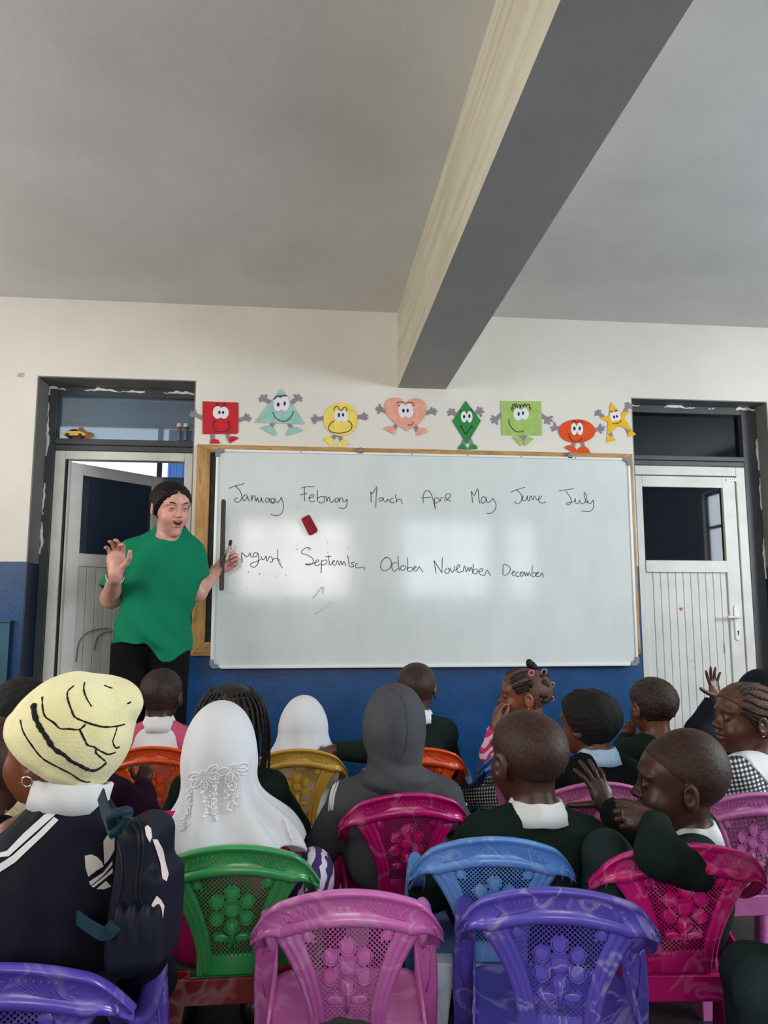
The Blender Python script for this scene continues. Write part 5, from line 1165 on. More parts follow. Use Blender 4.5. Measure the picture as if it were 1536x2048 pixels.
def mask_plane(loc, hs, c=.001, k=.7, lo=-.075):
    def m(P):
        L = loc(P); return np.minimum(np.maximum(c + k * L[:, 1] - L[:, 2], lo - L[:, 2]), np.maximum(L[:, 1] + .030, lo - L[:, 2])) * hs * .82
    return m
def make_hair(P_, kind, m):
    hs, loc = P_['hs'], P_['loc']
    t, amp, fr = dict(buzz=(.0014, .0004, 300), short=(.006, .0016, 170), curly=(.012, .0030, 120), afro=(.015, .0034, 110), braidbase=(.006, .0012, 90))[kind]
    S = P_['skull'].grow(t * hs); nz = foldnoise(int(abs(P_['hc'][0]) * 999) + 1, amp * hs, fr, 1, 5)
    mk = mask_plane(loc, hs, *dict(afro=(-.022, 1.5), buzz=(.012, .78)).get(kind, (.004, .68)))
    if kind == 'buzz':
        def bp(P, d):
            m_ = mk(P); return np.maximum(d + t * hs + nz(P) - (t + .0008) * hs * np.clip(-m_ / .022, 0, 1), m_)
        S.post = bp
    else: S.post = lambda P, d: np.maximum(d + nz(P), mk(P))
    return sdf_obj('hair', S, .0038 if kind in ('buzz',) else .0042, m or H_BUZZ, P_['body'], refine=1)

def decal(name, f, poly3, d, m, parent, off=.0015, step=.008):
    """flat print lying on the cloth: polygon corners (3-D, rough plane) dropped along d on to the surface"""
    poly3 = np.asarray(poly3, float); c = poly3.mean(0); d = nrm(d); ax = nrm(np.cross(d, [0, 0, 1.0])); ay = np.cross(ax, d)
    p2 = np.stack([(poly3 - c) @ ax, (poly3 - c) @ ay], 1)
    # densify the outline
    out = []
    for i in range(len(p2)):
        a, b_ = p2[i], p2[(i + 1) % len(p2)]; n = max(1, int(np.linalg.norm(b_ - a) / step))
        out += [a + (b_ - a) * t / n for t in range(n)]
    n0 = len(out); lo, hi = np.min(out, 0), np.max(out, 0); pts = list(out)
    def inside(q):
        r = False; j = n0 - 1
        for i in range(n0):
            a, b_ = out[i], out[j]
            if (a[1] > q[1]) != (b_[1] > q[1]) and q[0] < (b_[0] - a[0]) * (q[1] - a[1]) / (b_[1] - a[1] + 1e-12) + a[0]: r = not r
            j = i
        return r
    for x in np.arange(lo[0] + step / 2, hi[0], step):
        for y in np.arange(lo[1] + step / 2, hi[1], step):
            q = np.array([x, y])
            if inside(q) and min(np.linalg.norm(q - o) for o in out) > step * .5: pts.append(q)
    r = delaunay_2d_cdt([Vector(p) for p in pts], [], [list(range(n0))], 1, 1e-6)
    V2 = np.array([tuple(v) for v in r[0]]); P = c + V2[:, :1] * ax + V2[:, 1:2] * ay - d * .25
    H, ok = march(f, P, d, .6); H = H + grad(f, H) * off
    fs = [q for q in r[2] if all(ok[i] for i in q)]
    me = mesh(name, H, fs, m, parent, True)
    return me
def surf_pts(f, pts3, d, off=0.0, smooth=5):
    P = np.array(cat(pts3, smooth)); H, ok = march(f, P - nrm(d) * .25, d, .6); ok = np.abs(f(H, pad=9.0)) < .004
    if ok.sum() < 2: ok[:] = True
    H = H[ok]; return list(H + grad(f, H) * off)

# ---------------------------------------------------------------- the children, back rows first
GRP = None
# child in the pink and white top (orange chair)
k4 = person('person in a pink and white top with cropped hair, seated below the teacher', (-.565, 3.19), 0, (-0.549,3.17,0.732), 1.04, (2, 4), SK_B, 1.0, top=C_WHITE, topn='top', sleeve=C_ROSE, collar=C_WHITE, hair='short', hairm_=H_BUZZ2, collar_h=.036)
# girl in the far white headscarf
k7 = person('person in a plain white headscarf, sitting in the golden chair below the whiteboard', (-.010, 3.09), 0, (0.01,3.08,0.622), 1.0, (0, 2), SK_A, .95, top=C_WHITE, topn='dress', hair=None)
# boy with white collar, arm stretched along the golden chair
k10 = person('person with shaved head whose left arm reaches along the golden chair', (.435, 3.07), 8, (0.448,3.05,0.761), 1.02, (-6, 3), SK_A, 1.0, top=C_GREEN, collar=C_WHITE, hair='buzz',
    arms=dict(L=dict(e=(0.269,2.98,0.541), w=(0.115,2.935,0.551), D=(-1, -.05, -.28), N=(-.2, -.55, .85), curls=(.5, .5, .55, .6), hs=1.15)))
# girl with bobbles, hand at her mouth
k11 = person('person with bobbled braids, pink striped sleeves and a hand at the mouth', (.86, 3.02), 40, (0.868,3.0,0.735), 1.02, (78, 0), SK_C, .95, top=C_PINK, topn='top', sleeve=C_ZEBP, collar=C_WHITE, hair='braidbase', hairm_=H_SCALP, lipm=LIP_D, hv=.0036,
    arms=dict(L=dict(e=(0.726,2.98,0.521), w=(0.737,2.94,0.631), D=(.12, .1, 1), N=(-.9, -.3, .1), curls=(.6, .7, .8, .9), thumb=(.8, .5, -.4), hs=1.1)), legs=dict(m=C_GING))
# boy at the right door
k14 = person('person with cropped hair and both ears showing, right before the closed right door', (1.32, 2.95), 0, (1.352,2.92,0.698), 1.08, (6, 2), SK_D, 1.0, top=C_GREEN, hair='short', hairm_=H_BUZZ2,
    arms=dict(L=dict(e=(1.177,2.86,0.512), w=(1.275,3.0,0.569), D=(.3, .3, .5), N=(-.3, -.8, .3))))
# child with raised arm behind the girl in the checked dress
k17 = person('person in a dark navy hood raising one hand in front of the right door', (1.70, 2.85), 30, (1.727,2.82,0.714), 1.0, (40, 0), SK_A, 1.0, top=C_NAVY, topn='hooded_top', hair=None,
    arms=dict(L=dict(e=(1.423,2.72,0.634), w=(1.487,2.7,0.748), D=(-.12, 0, 1), N=(-.35, .85, .1), curls=(.10, .12, .1, .15), thumb=(.45, 1, .0), tc=.1, spread=.26, hs=1.05)))
# girl with hanging braids
k5 = person('person with long hanging braids in a dark green top, behind the near white headscarf', (-.20, 2.40), 0, (-0.206,2.38,0.722), 1.09, (0, 4), SK_A, 1.05, top=C_GREEN, hair='braidbase', hairm_=H_SCALP)
# child in plum clothes beside the orange chair
k8 = person('person in plum clothes touching the orange chair, head hidden behind the cream hat', (-.70, 2.62), -15, (-0.655,2.62,0.655), .95, (-20, 0), SK_B, 1.0, top=C_PLUM, topn='jacket', hair='short', hairm_=H_SHORT,
    arms=dict(R=dict(e=(-0.475,2.56,0.432), w=(-0.51,2.66,0.499), D=(.1, .5, .8), N=(.2, -.9, .2), curls=(.9, .9, 1.0, 1.0), cuff=.0)), legs=dict(m=C_TAN, R=dict(k=(-0.376,2.45,0.425), f=(-.42, 2.35, .06))))
# child with black hair at the left edge
k3 = person('person with black hair at the far left, behind the cream knitted hat', (-.86, 2.36), 10, (-0.793,2.34,0.753), 1.08, (10, 2), SK_B, 1.0, top=C_CREAM, topn='top', collar=C_SKYB, hair='curly', hairm_=H_AFRO)
# child in the grey hooded fleece
k9 = person('person in a grey hooded fleece with white arm stripes, sitting in the deep magenta chair', (.285, 2.35), 0, (0.273,2.335,0.707), 1.12, (0, 0), SK_A, 1.24, top=C_GREY, topn='fleece', hair=None, fold=.006)
# child with dense black hair and pale blue collar
k13 = person('person with dense rounded black hair, black sweater and pale blue collar', (.885, 2.43), 12, (0.906,2.42,0.707), .98, (32, -2), SK_D, 1.08, top=C_BLACK, collar=C_SKYB, hair='afro', hairm_=H_AFRO)
# girl with cornrows in the checked dress
k16 = person('person with cornrow braids in a black and white checked dress with broad white collar', (1.26, 2.25), 25, (1.331,2.24,0.74), 1.03, (84, 4), SK_A, 1.05, top=C_GING, topn='dress', hair='braidbase', hairm_=H_SCALP, lipm=LIP_D, hv=.0036, legs=dict(m=C_GING))
# girl in the near white headscarf with lace
k6 = person('person in a lace trimmed white headscarf and magenta top, sitting in the green chair', (-.20, 1.925), 0, (-0.188,1.9,0.72), 1.08, (4, 2), SK_A, 1.06, top=C_MAG, topn='top', hair=None, legs=dict(m=C_TROU))
# boy with shaved head in the sky blue chair
k12 = person('person with shaved head, white collar and dark green sweater in the sky blue chair', (.505, 1.915), 0, (0.544,1.86,0.708), 1.13, (14, 2), SK_B, 1.16, top=C_GREEN, collar=C_WHITE, hair='buzz', hv=.0036, tv=.006, collar_h=.030,
    legs=dict(m=C_NAVY))
# shaved boy at the left edge
k2 = person('person with shaved head and cream collar cut off by the left edge', (-.80, 1.87), 0, (-0.678,1.82,0.717), 1.1, (0, 0), SK_B, 1.1, top=C_GREEN, collar=C_CREAM, hair='buzz')
# boy turned sideways, head on his arms
k15 = person('person with shaved head turned sideways, chin on a fist over the magenta chair', (.90, 1.885), 62, (0.895,1.815,0.648), 1.07, (75, 3, 0), SK_B, 1.08, top=C_GREEN, collar=C_WHITE, hair='buzz', tall=1, shz=-.022, lipm=LIP_D, hv=.0032, tv=.006,
    arms=dict(L=dict(e=(0.732,1.585,0.565), w=(0.776,1.69,0.597), D=(-.80, .10, .22), N=(-.15, -.85, .5), curls=(1.25, 1.3, 1.35, 1.35), thumb=(.6, .5, -.5), hs=1.08, cuff=-.004),
              R=dict(e=(0.807,1.86,0.531), w=(0.787,1.99,0.555), D=(-.30, .30, .95), N=(.05, -.95, .30), curls=(.30, .22, .18, .30), thumb=(.25, 1.0, -.15), tc=.05, spread=.17, hs=1.12)),
    legs=dict(m=C_TROU, L=dict(k=(0.683,1.74,0.517), f=(.64, 1.80, .06), yaw=70), R=dict(k=(.66, 2.0, .36), f=(.62, 2.02, .06), yaw=70)))
# girl in the cream knitted hat
k1 = person('person in a cream knitted hat and navy striped jacket wearing a navy backpack', (-.452, 1.40), 22, (-0.413,1.42,0.822), 1.0, (64, 2), SK_C, 1.12, top=C_NAVY, topn='jacket', collar=None, hair=None, hv=.0036, tv=.006, thick=.018, fold=.006, shz=-.138, lipm=LIP_D,
    arms=dict(L=dict(e=(-.70, 1.60, .52), w=(-0.492,1.44,0.677), D=(.75, .05, .45), N=(-.3, -.6, .6), curls=(.2, .2, .25, .3), hs=1.1)))
# seated child cut off at the lower right
k18 = person('person in dark green trousers cut off by the lower right edge', (1.10, 1.42), 88, (1.02, 1.40, .86), 1.05, (80, 0), SK_B, 1.12, top=C_GREEN, hair='buzz', collar=C_WHITE, arms=dict(L=dict(w=(1.04, 1.31, .47)), R=dict(w=(1.04, 1.52, .47))),
    legs=dict(m=C_TROU, L=dict(k=(0.813,1.36,0.398), f=(.85, 1.37, .06), yaw=80), R=dict(k=(.90, 1.56, .34), f=(.90, 1.58, .06), yaw=80)))
# child at the bottom edge, only the hair in view
k19 = person('person whose black hair just peeps over the bottom edge before the pink chair', (.056, .95), 0, (0.054,0.93,0.478), 1.0, (0, 0), SK_B, .82, seat=.0, top=C_GREEN, hair='curly', hairm_=H_AFRO, hv=.006, tv=.009, legs=dict(m=C_TROU, L=dict(k=(-.06, 1.06, .16), f=(-.05, 1.18, .05)), R=dict(k=(.16, 1.06, .16), f=(.15, 1.18, .05))))
print('quads so far', NQ[0])

# ---------------------------------------------------------------- headscarves, hoods, hat, braids and bag
CAMP = np.array([0, 0, 1.05])
def veil(P_, name, m, dome, neck, sh_r, zcut, shift=(0, 0, 0), folds=(9, .006), hv=.005, seed=1, extra=None):
    """cloth over the head falling on the shoulders"""
    hc, R, hs, nb = P_['hc'], P_['R'], P_['hs'], P_['nb']; S = Sdf()
    S.ell(hc + R @ np.array([0, -.012, .012]) * hs, np.array(dome) * hs, R)
    S.cone(hc + R @ np.array([0, -.025, -.02]) * hs, nb + np.array([0, -.005, .0]), neck[0], neck[1], .04)
    S.ell(nb + np.array(shift) + np.array([0, 0, -.115]), sh_r, P_['Rt'], .07)
    # opening for the face
    f = nrm(R[:, 1]); fo = Sdf(); fo.ell(hc + R @ np.array([0, .10, -.02]) * hs, np.array([.052, .07, .075]) * hs, R)
    fn = foldnoise(seed, .008, 26, .22); n_, amp = folds
    def post(P, d):
        rel = P - nb; th = np.arctan2(rel[:, 0], -rel[:, 1]); dn = np.clip((hc[2] + .02 - P[:, 2]) / .16, 0, 1)
        d = d + dn * amp * np.sin(n_ * th + 2.2 * np.sin(th * 2 + seed) + rel[:, 2] * 9) + fn(P) * (.3 + .7 * dn)
        d = np.maximum(d, -fo(P, pad=.3)); zc = zcut + .012 * np.sin(5 * th + seed) + .008 * np.sin(11 * th)
        return np.maximum(d, zc - P[:, 2])
    S.post = post
    o = sdf_obj(name, S, hv, m, P_['body'], refine=1); P_[name] = S; return S
V6 = veil(k6, 'headscarf', C_WHITE2, (.080, .104, .108), (.071, .072), (.180, .138, .150), .528, (.030, .012, 0), (9, .012), .0045, 3)
V7 = veil(k7, 'headscarf', C_WHITE2, (.086, .102, .106), (.088, .116), (.172, .130, .16), .50, (0, 0, 0), (10, .008), .006, 5)
# lace flowers and beaded tassels on the near headscarf
M_LACE = plain('white_lace', (232, 232, 230), .85)
def on6(px): return px
LF = [(-0.211,1.8,0.697),(-0.15,1.8,0.71)]
for (c, angs) in ((LF[0], (-35, 5, 45, 90, 135, 175)), (LF[1], (15, 70, 110, 165, -10))):
    c = np.asarray(c); d = nrm(c - CAMP); gs = []
    def proj(o2):
        P = np.array([c + np.array([a * .00118, 0, -b_ * .00118]) for a, b_ in o2]); H, ok = march(V6, P - d * .25, d, .6); return list(H + grad(V6, H) * .0022)
    for r_ in (3, 6, 8.5): gs.append(tubeg(proj([(r_ * math.cos(t), r_ * math.sin(t)) for t in np.linspace(0, 2 * PI, 14, endpoint=False)]), .0011, 5, True))
    for a in angs:
        ca, sa = math.cos(math.radians(a)), math.sin(math.radians(a))
        def pt(l, w_): return (l * ca - w_ * sa, l * sa + w_ * ca)
        gs.append(tubeg(proj([pt(l, w_) for l, w_ in ((8, -3), (14, -6), (21, -6.5), (27, -3.5), (28.5, 0), (27, 3.5), (21, 6.5), (14, 6), (8, 3))]), .0013, 5))
        gs.append(tubeg(proj([pt(l, w_) for l, w_ in ((10, 0), (16, 1.5), (20, -1), (25, 0))]), .0010, 5))
        for l in (13, 17, 21): gs.append(tubeg(proj([pt(l, -5.5), pt(l, 0), pt(l, 5.5)]), .0008, 4))
    V, F = join(gs); mesh('lace_flower', V, F, M_LACE, k6['body'], True)
TS = [[(-0.242,1.8,0.672),(-0.245,1.8,0.637),(-0.252,1.8,0.609),(-0.254,1.8,0.583)],[(-0.238,1.8,0.674),(-0.239,1.8,0.637),(-0.239,1.8,0.595)],[(-0.213,1.8,0.663),(-0.206,1.8,0.638),(-0.209,1.8,0.603)],[(-0.191,1.8,0.673),(-0.195,1.8,0.638),(-0.19,1.8,0.612)],[(-0.182,1.8,0.694),(-0.188,1.8,0.659),(-0.188,1.8,0.631),(-0.186,1.8,0.603)],[(-0.157,1.8,0.677),(-0.16,1.8,0.646),(-0.154,1.8,0.619)],[(-0.146,1.8,0.68),(-0.143,1.8,0.648),(-0.149,1.8,0.62)]]
rr = random.Random(4)
for s in TS:
    d = nrm(np.asarray(s[1]) - CAMP); P = surf_pts(V6, s, d, .0022, 5); gs = [tubeg(P, .0011, 5)]
    for i in range(1, len(P)):
        for _ in range(1 + (i % 2)):
            q = P[i] + np.array([rr.uniform(-.006, .006), -.0015, rr.uniform(-.002, .002)]); gs.append(sphereg(tuple(q), rr.uniform(.0018, .0030), 8, 6))
    V, F = join(gs); mesh('beaded_tassel', V, F, M_LACE, k6['body'], True)
# lace hem at the right shoulder
HP = [(-0.036,1.8,0.596),(-0.031,1.8,0.583),(-0.027,1.8,0.57),(-0.021,1.8,0.554)]
P = surf_pts(V6, HP, nrm(np.asarray(HP[1]) - CAMP), .001, 6); gs = []
for i, p in enumerate(P):
    gs.append(tubeg([p + .005 * np.array([math.cos(t), -.1, math.sin(t)]) for t in np.linspace(0, 2 * PI, 10, endpoint=False)], .0010, 4, True))
V, F = join(gs); mesh('lace_hem', V, F, M_LACE, k6['body'], True)

# grey hood, navy hood
def hood(P_, m, dome, neck, ring, hv=.0055, seed=2, tilt=0):
    hc, R, hs, nb = P_['hc'], P_['R'], P_['hs'], P_['nb']; S = Sdf()
    S.ell(hc + R @ np.array([0, -.018, .016]) * hs, np.array(dome) * hs, R)
    S.ell(hc + R @ np.array([.004, -.03, .055]) * hs, np.array([.062, .07, .066]) * hs, R, .03)
    S.cone(hc + R @ np.array([0, -.025, -.03]) * hs, nb + np.array([0, -.012, .0]), neck[0], neck[1], .03)
    S.ell(nb + np.array([0, -.012, -.012]), ring, P_['Rt'] @ rotx(-12), .03)
    fo = Sdf(); fo.ell(hc + R @ np.array([0, .105, -.01]) * hs, np.array([.058, .075, .08]) * hs, R)
    fn = foldnoise(seed, .005, 24, .8)
    def post(P, d):
        rel = P - nb; dn = np.exp(-((rel[:, 2] - .02) / .05) ** 2); th = np.arctan2(rel[:, 0], -rel[:, 1])
        d = d + fn(P) * .6 + dn * .0028 * np.sin(rel[:, 2] * 120 + 2.5 * np.sin(th * 1.5 + 1) + th * 2)
        return np.maximum(d, -fo(P, pad=.3))
    S.post = post
    sdf_obj('hood', S, hv, m, P_['body'], refine=1); return S
HD9 = hood(k9, C_GREY, (.083, .104, .104), (.078, .082), (.108, .092, .034))
HD17 = hood(k17, C_NAVY, (.092, .110, .115), (.078, .080), (.10, .088, .03), .008, 6)
SM = [(0.257,2.25,0.839),(0.285,2.25,0.816),(0.3,2.25,0.773),(0.304,2.25,0.718),(0.296,2.25,0.664),(0.275,2.25,0.637)]
P = surf_pts(HD9, SM, nrm(np.asarray(SM[2]) - CAMP), .0006, 6); V, F = tubeg(P, .0014, 6); mesh('hood_seam', V, F, C_GREY, k9['body'], True)
ST9 = [[(0.114,2.25,0.601),(0.101,2.25,0.565),(0.095,2.25,0.544),(0.091,2.25,0.506)],[(0.108,2.25,0.598),(0.094,2.25,0.563),(0.089,2.25,0.542),(0.086,2.25,0.507)],[(0.102,2.25,0.592),(0.089,2.25,0.559),(0.084,2.25,0.537),(0.081,2.25,0.504)],[(0.428,2.25,0.604),(0.455,2.25,0.566),(0.468,2.25,0.539),(0.472,2.25,0.51)],[(0.437,2.25,0.596),(0.466,2.25,0.562),(0.479,2.25,0.539),(0.484,2.25,0.514)],[(0.445,2.25,0.588),(0.476,2.25,0.557),(0.49,2.25,0.537),(0.493,2.25,0.519)]]
for s in ST9:
    P = surf_pts(k9['top'], s, nrm(np.asarray(s[1]) - CAMP), .0002, 6); V, F = tubeg(P, .0030, 6); mesh('sleeve_stripe', V, F, C_WHITE, k9['body'], True)

# cream knitted hat
k = NT('cream_knit'); v = k.coord(); f = k.noise(v, 260, 3)
k.base(k.ramp(k.noise(v, 20, 5), [(.3, (226, 216, 160)), (.7, (242, 234, 186))]), .95, 0, .1); k.b.inputs['Sheen Weight'].default_value = .3; k.bump(f, .5, .003); C_HAT = k.m
HC = {'c': (-0.389,1.42,0.847),'k': (-0.322,1.42,0.903),'p': (-0.419,1.42,0.793),'f': (-0.437,1.42,0.844)}
hax = nrm(np.array([.45, -.02, .88])); hx = nrm(np.cross([0, 1, 0], hax)); RH = np.stack([hx, np.cross(hax, hx), hax], 1)
HT = Sdf(); HT.ell(HC['c'], (.0985, .098, .105), RH); HT.ell(HC['f'], (.062, .085, .07), RH, .03); HT.ell(HC['k'], (.044, .050, .038), RH, .025)
HT.cone(np.array(HC['k']) + [.02, -.005, .0], np.array(HC['k']) + [.022, -.01, -.006], .020, .022, .015)
hn = nrm(np.array([-.60, .05, -.80])); fnh = foldnoise(31, .0045, 22, 1); fnh2 = foldnoise(32, .0012, 70, 1)
def hpost(P, d):
    e = (P - np.array(HC['p'])) @ hn; e = e + .014 * np.clip((P[:, 0] - HC['p'][0]) / .1, -1, 1) ** 2
    band = np.exp(-((e + .012) / .010) ** 2) * .0035
    t = (P - np.array(HC['k'])) @ hax
    return np.maximum(d + fnh(P) + fnh2(P) - band, e)
HT.post = hpost
sdf_obj('knitted_hat', HT, .0038, C_HAT, k1['body'], refine=2)
HL = [[(-0.451,1.33,0.882),(-0.445,1.33,0.863),(-0.431,1.33,0.842),(-0.413,1.33,0.821),(-0.389,1.33,0.807),(-0.366,1.33,0.795),(-0.353,1.33,0.786),(-0.342,1.33,0.782),(-0.335,1.33,0.782)],[(-0.432,1.33,0.907),(-0.429,1.33,0.89),(-0.421,1.33,0.872),(-0.408,1.33,0.853),(-0.395,1.33,0.835),(-0.379,1.33,0.825),(-0.369,1.33,0.816),(-0.355,1.33,0.809),(-0.344,1.33,0.803),(-0.33,1.33,0.8),(-0.318,1.33,0.806),(-0.311,1.33,0.813)],[(-0.419,1.33,0.918),(-0.417,1.33,0.9),(-0.412,1.33,0.886),(-0.398,1.33,0.876),(-0.388,1.33,0.867),(-0.374,1.33,0.866),(-0.358,1.33,0.865),(-0.348,1.33,0.873)],[(-0.37,1.33,0.936),(-0.379,1.33,0.927),(-0.379,1.33,0.915),(-0.372,1.33,0.897),(-0.366,1.33,0.885),(-0.352,1.33,0.878),(-0.335,1.33,0.872),(-0.317,1.33,0.868),(-0.298,1.33,0.869),(-0.284,1.33,0.872)],[(-0.353,1.33,0.941),(-0.354,1.33,0.929),(-0.349,1.33,0.915),(-0.34,1.33,0.901)],[(-0.357,1.33,0.865),(-0.348,1.33,0.848),(-0.343,1.33,0.84),(-0.331,1.33,0.836),(-0.329,1.33,0.827),(-0.314,1.33,0.814)],[(-0.331,1.33,0.835),(-0.32,1.33,0.829),(-0.31,1.33,0.825),(-0.299,1.33,0.828)],[(-0.298,1.33,0.868),(-0.301,1.33,0.856),(-0.304,1.33,0.845),(-0.299,1.33,0.835),(-0.293,1.33,0.836)],[(-0.322,1.33,0.935),(-0.315,1.33,0.932),(-0.308,1.33,0.93)],[(-0.284,1.33,0.905),(-0.281,1.33,0.906),(-0.278,1.33,0.908)]]
M_KNL = plain('black_knit_line', (16, 15, 16), .95)
for i, s in enumerate(HL):
    P = surf_pts(HT, s, nrm(np.asarray(s[len(s) // 2]) - CAMP), -.0006, 5); rr = random.Random(i)
    w0 = .0040 if i == 1 else .0017
    r_ = [w0 * (rr.uniform(.75, 1.25)) * (1.0 if i != 1 else (1.3 - .8 * j / len(P))) for j in range(len(P))]
    V, F = tubeg(P, r_, 6); mesh('knit_line', V, F, M_KNL, k1['body'], True)
# white collar, stripes and leaf emblem on the navy jacket, ear ring
cc = np.asarray((-0.391,1.41,0.734)); cax = nrm(np.array([.10, .12, 1.0])); cr = nrm(np.cross([0, 1, 0], cax)); collar_mesh(cc, np.stack([cr, np.cross(cax, cr), cax], 1), .060, .034, C_WHITE, k1['body'], .006, 30, .95)
J = k1['top']
DEC = {'stripe': [[(-0.404,1.33,0.734),(-0.39,1.33,0.74),(-0.382,1.33,0.738),(-0.398,1.33,0.724),(-0.455,1.33,0.672),(-0.469,1.33,0.671),(-0.469,1.33,0.677),(-0.458,1.33,0.68),(-0.435,1.33,0.705)],[(-0.389,1.33,0.73),(-0.382,1.33,0.725),(-0.404,1.33,0.702),(-0.444,1.33,0.663),(-0.467,1.33,0.649),(-0.468,1.33,0.661),(-0.449,1.33,0.673),(-0.415,1.33,0.704)]],'leaf': [[(-0.335,1.31,0.675),(-0.325,1.31,0.677),(-0.316,1.31,0.673),(-0.308,1.31,0.665),(-0.305,1.31,0.658),(-0.316,1.31,0.652),(-0.328,1.31,0.643),(-0.333,1.31,0.657)],[(-0.308,1.31,0.696),(-0.3,1.31,0.709),(-0.291,1.31,0.709),(-0.29,1.31,0.682),(-0.298,1.31,0.667),(-0.305,1.31,0.66)],[(-0.327,1.31,0.636),(-0.306,1.31,0.649),(-0.292,1.31,0.667),(-0.292,1.31,0.66),(-0.306,1.31,0.644),(-0.324,1.31,0.63)],[(-0.323,1.31,0.629),(-0.302,1.31,0.645),(-0.291,1.31,0.656),(-0.291,1.31,0.649),(-0.306,1.31,0.637),(-0.319,1.31,0.627)],[(-0.315,1.31,0.625),(-0.301,1.31,0.637),(-0.292,1.31,0.628),(-0.304,1.31,0.624)]]}
for s in DEC['stripe']: decal('sleeve_stripe', J, s, nrm(np.mean(s, 0) - CAMP), C_WHITE, k1['body'])
C_PRINT = plain('off_white_print', (206, 196, 190), .8)
for s in DEC['leaf']: decal('leaf_emblem', J, s, nrm(np.mean(s, 0) - CAMP), C_PRINT, k1['body'])
ec = k1['hc'] + k1['R'] @ (np.array([-.0785, -.010, -.040]) * k1['hs']); P = [ec + np.array([.0085 * math.cos(t), -.004 * math.sin(t), .0085 * math.sin(t)]) for t in np.linspace(0, 2 * PI, 16, endpoint=False)]
V, F = tubeg(P, .0017, 6, True); mesh('ear_ring', V, F, M_SILV, k1['body'], True)

# navy backpack hanging from the girl's right shoulder
C_BAG = knit('navy_nylon', (22, 26, 40), 500, .1, .55, .12); C_BAG2 = knit('teal_webbing', (30, 54, 66), 500, .15, .6)
bc = np.asarray((-0.247,1.32,0.616)); RB = rotz(74); bag = thing('backpack', 'navy blue school backpack with gathered side pocket hanging behind the girl in the cream hat', 'backpack', tuple(bc - [0, 0, .16]))
BG = Sdf(); BG.box(bc, (.058, .032, .116), RB @ rotx(4), .028); BG.box(bc + RB @ np.array([.0, -.034, -.03]), (.050, .016, .075), RB @ rotx(4), .016, .012)
fb = foldnoise(41, .006, 26, .5); BG.post = lambda P, d: d + fb(P)
sdf_obj('bag_body', BG, .005, C_BAG, bag, refine=1)
ZL = [[(-0.238,1.2,0.757),(-0.229,1.2,0.742),(-0.225,1.2,0.708),(-0.227,1.2,0.678),(-0.227,1.2,0.65),(-0.222,1.2,0.633)],[(-0.242,1.2,0.751),(-0.233,1.2,0.734),(-0.231,1.2,0.698),(-0.233,1.2,0.668),(-0.232,1.2,0.638)],[(-0.262,1.2,0.735),(-0.254,1.2,0.699),(-0.253,1.2,0.668),(-0.258,1.2,0.635)]]
for s in ZL:
    P = surf_pts(BG, s, nrm(np.asarray(s[2]) - CAMP), .0004, 6); V, F = tubeg(P, .0017, 6); mesh('zip_seam', V, F, M_BLACK, bag, True)
# side pocket with gathered elastic
PK_ = np.asarray((-0.242,1.262,0.574)); S = Sdf(); S.box(PK_, (.040, .024, .050), rotz(10), .020)
def ppost(P, d):
    rel = P - PK_; g = np.clip((rel[:, 2] + .01) / .055, 0, 1); return d + .004 * g * np.sin(rel[:, 0] * 330 + 6 * rel[:, 2]) + .010 * g * (rel[:, 2] > .0) * g - .003 * np.exp(-((rel[:, 2] - .045) / .005) ** 2)
S.post = ppost; sdf_obj('side_pocket', S, .004, C_BAG, bag, refine=1)
for s in [[(-0.319,1.33,0.763),(-0.299,1.28,0.749),(-0.278,1.24,0.733),(-0.271,1.24,0.722)],[(-0.328,1.26,0.602),(-0.3,1.23,0.598),(-0.275,1.21,0.596),(-0.261,1.21,0.608)],[(-0.279,1.24,0.735),(-0.276,1.22,0.755),(-0.264,1.22,0.76),(-0.254,1.23,0.759),(-0.261,1.24,0.743)],[(-0.274,1.235,0.728),(-0.26,1.225,0.743),(-0.253,1.22,0.757)]]:
    P = cat(s, 6); W_ = .010
    if s[0][0] > -.30:
        V, F = tubeg(P, [.0075] * len(P), 8); mesh('strap', V, F, C_BAG2, bag, True); continue
    secs = []
    for i, p in enumerate(P):
        t = nrm(P[min(i + 1, len(P) - 1)] - P[max(i - 1, 0)]); n_ = nrm(np.cross(t, [0, 1, 0.1])); f_ = np.cross(t, n_)
        secs.append([p + n_ * W_ + f_ * .0015, p - n_ * W_ + f_ * .0015, p - n_ * W_ - f_ * .0015, p + n_ * W_ - f_ * .0015])
    V, F = loft(secs); mesh('strap', V, F, C_BAG2, bag, False)
C_BPR = plain('pale_pink_print', (226, 204, 200), .7, .06, 20)
for s in [[(-0.228,1.22,0.738),(-0.224,1.22,0.741),(-0.219,1.22,0.736),(-0.217,1.22,0.724),(-0.22,1.22,0.716),(-0.226,1.22,0.727)],[(-0.217,1.22,0.722),(-0.21,1.22,0.722),(-0.201,1.22,0.707),(-0.196,1.22,0.687),(-0.191,1.22,0.67),(-0.194,1.22,0.66),(-0.2,1.22,0.664),(-0.204,1.22,0.685),(-0.211,1.22,0.706)],[(-0.207,1.22,0.643),(-0.201,1.22,0.637),(-0.196,1.22,0.628),(-0.198,1.22,0.605),(-0.202,1.22,0.591),(-0.204,1.22,0.61),(-0.209,1.22,0.62),(-0.214,1.22,0.63)]]:
    try: decal('printed_patch', BG, s, nrm(np.mean(s, 0) - CAMP), C_BPR, bag)
    except Exception as e_: print('patch', e_)

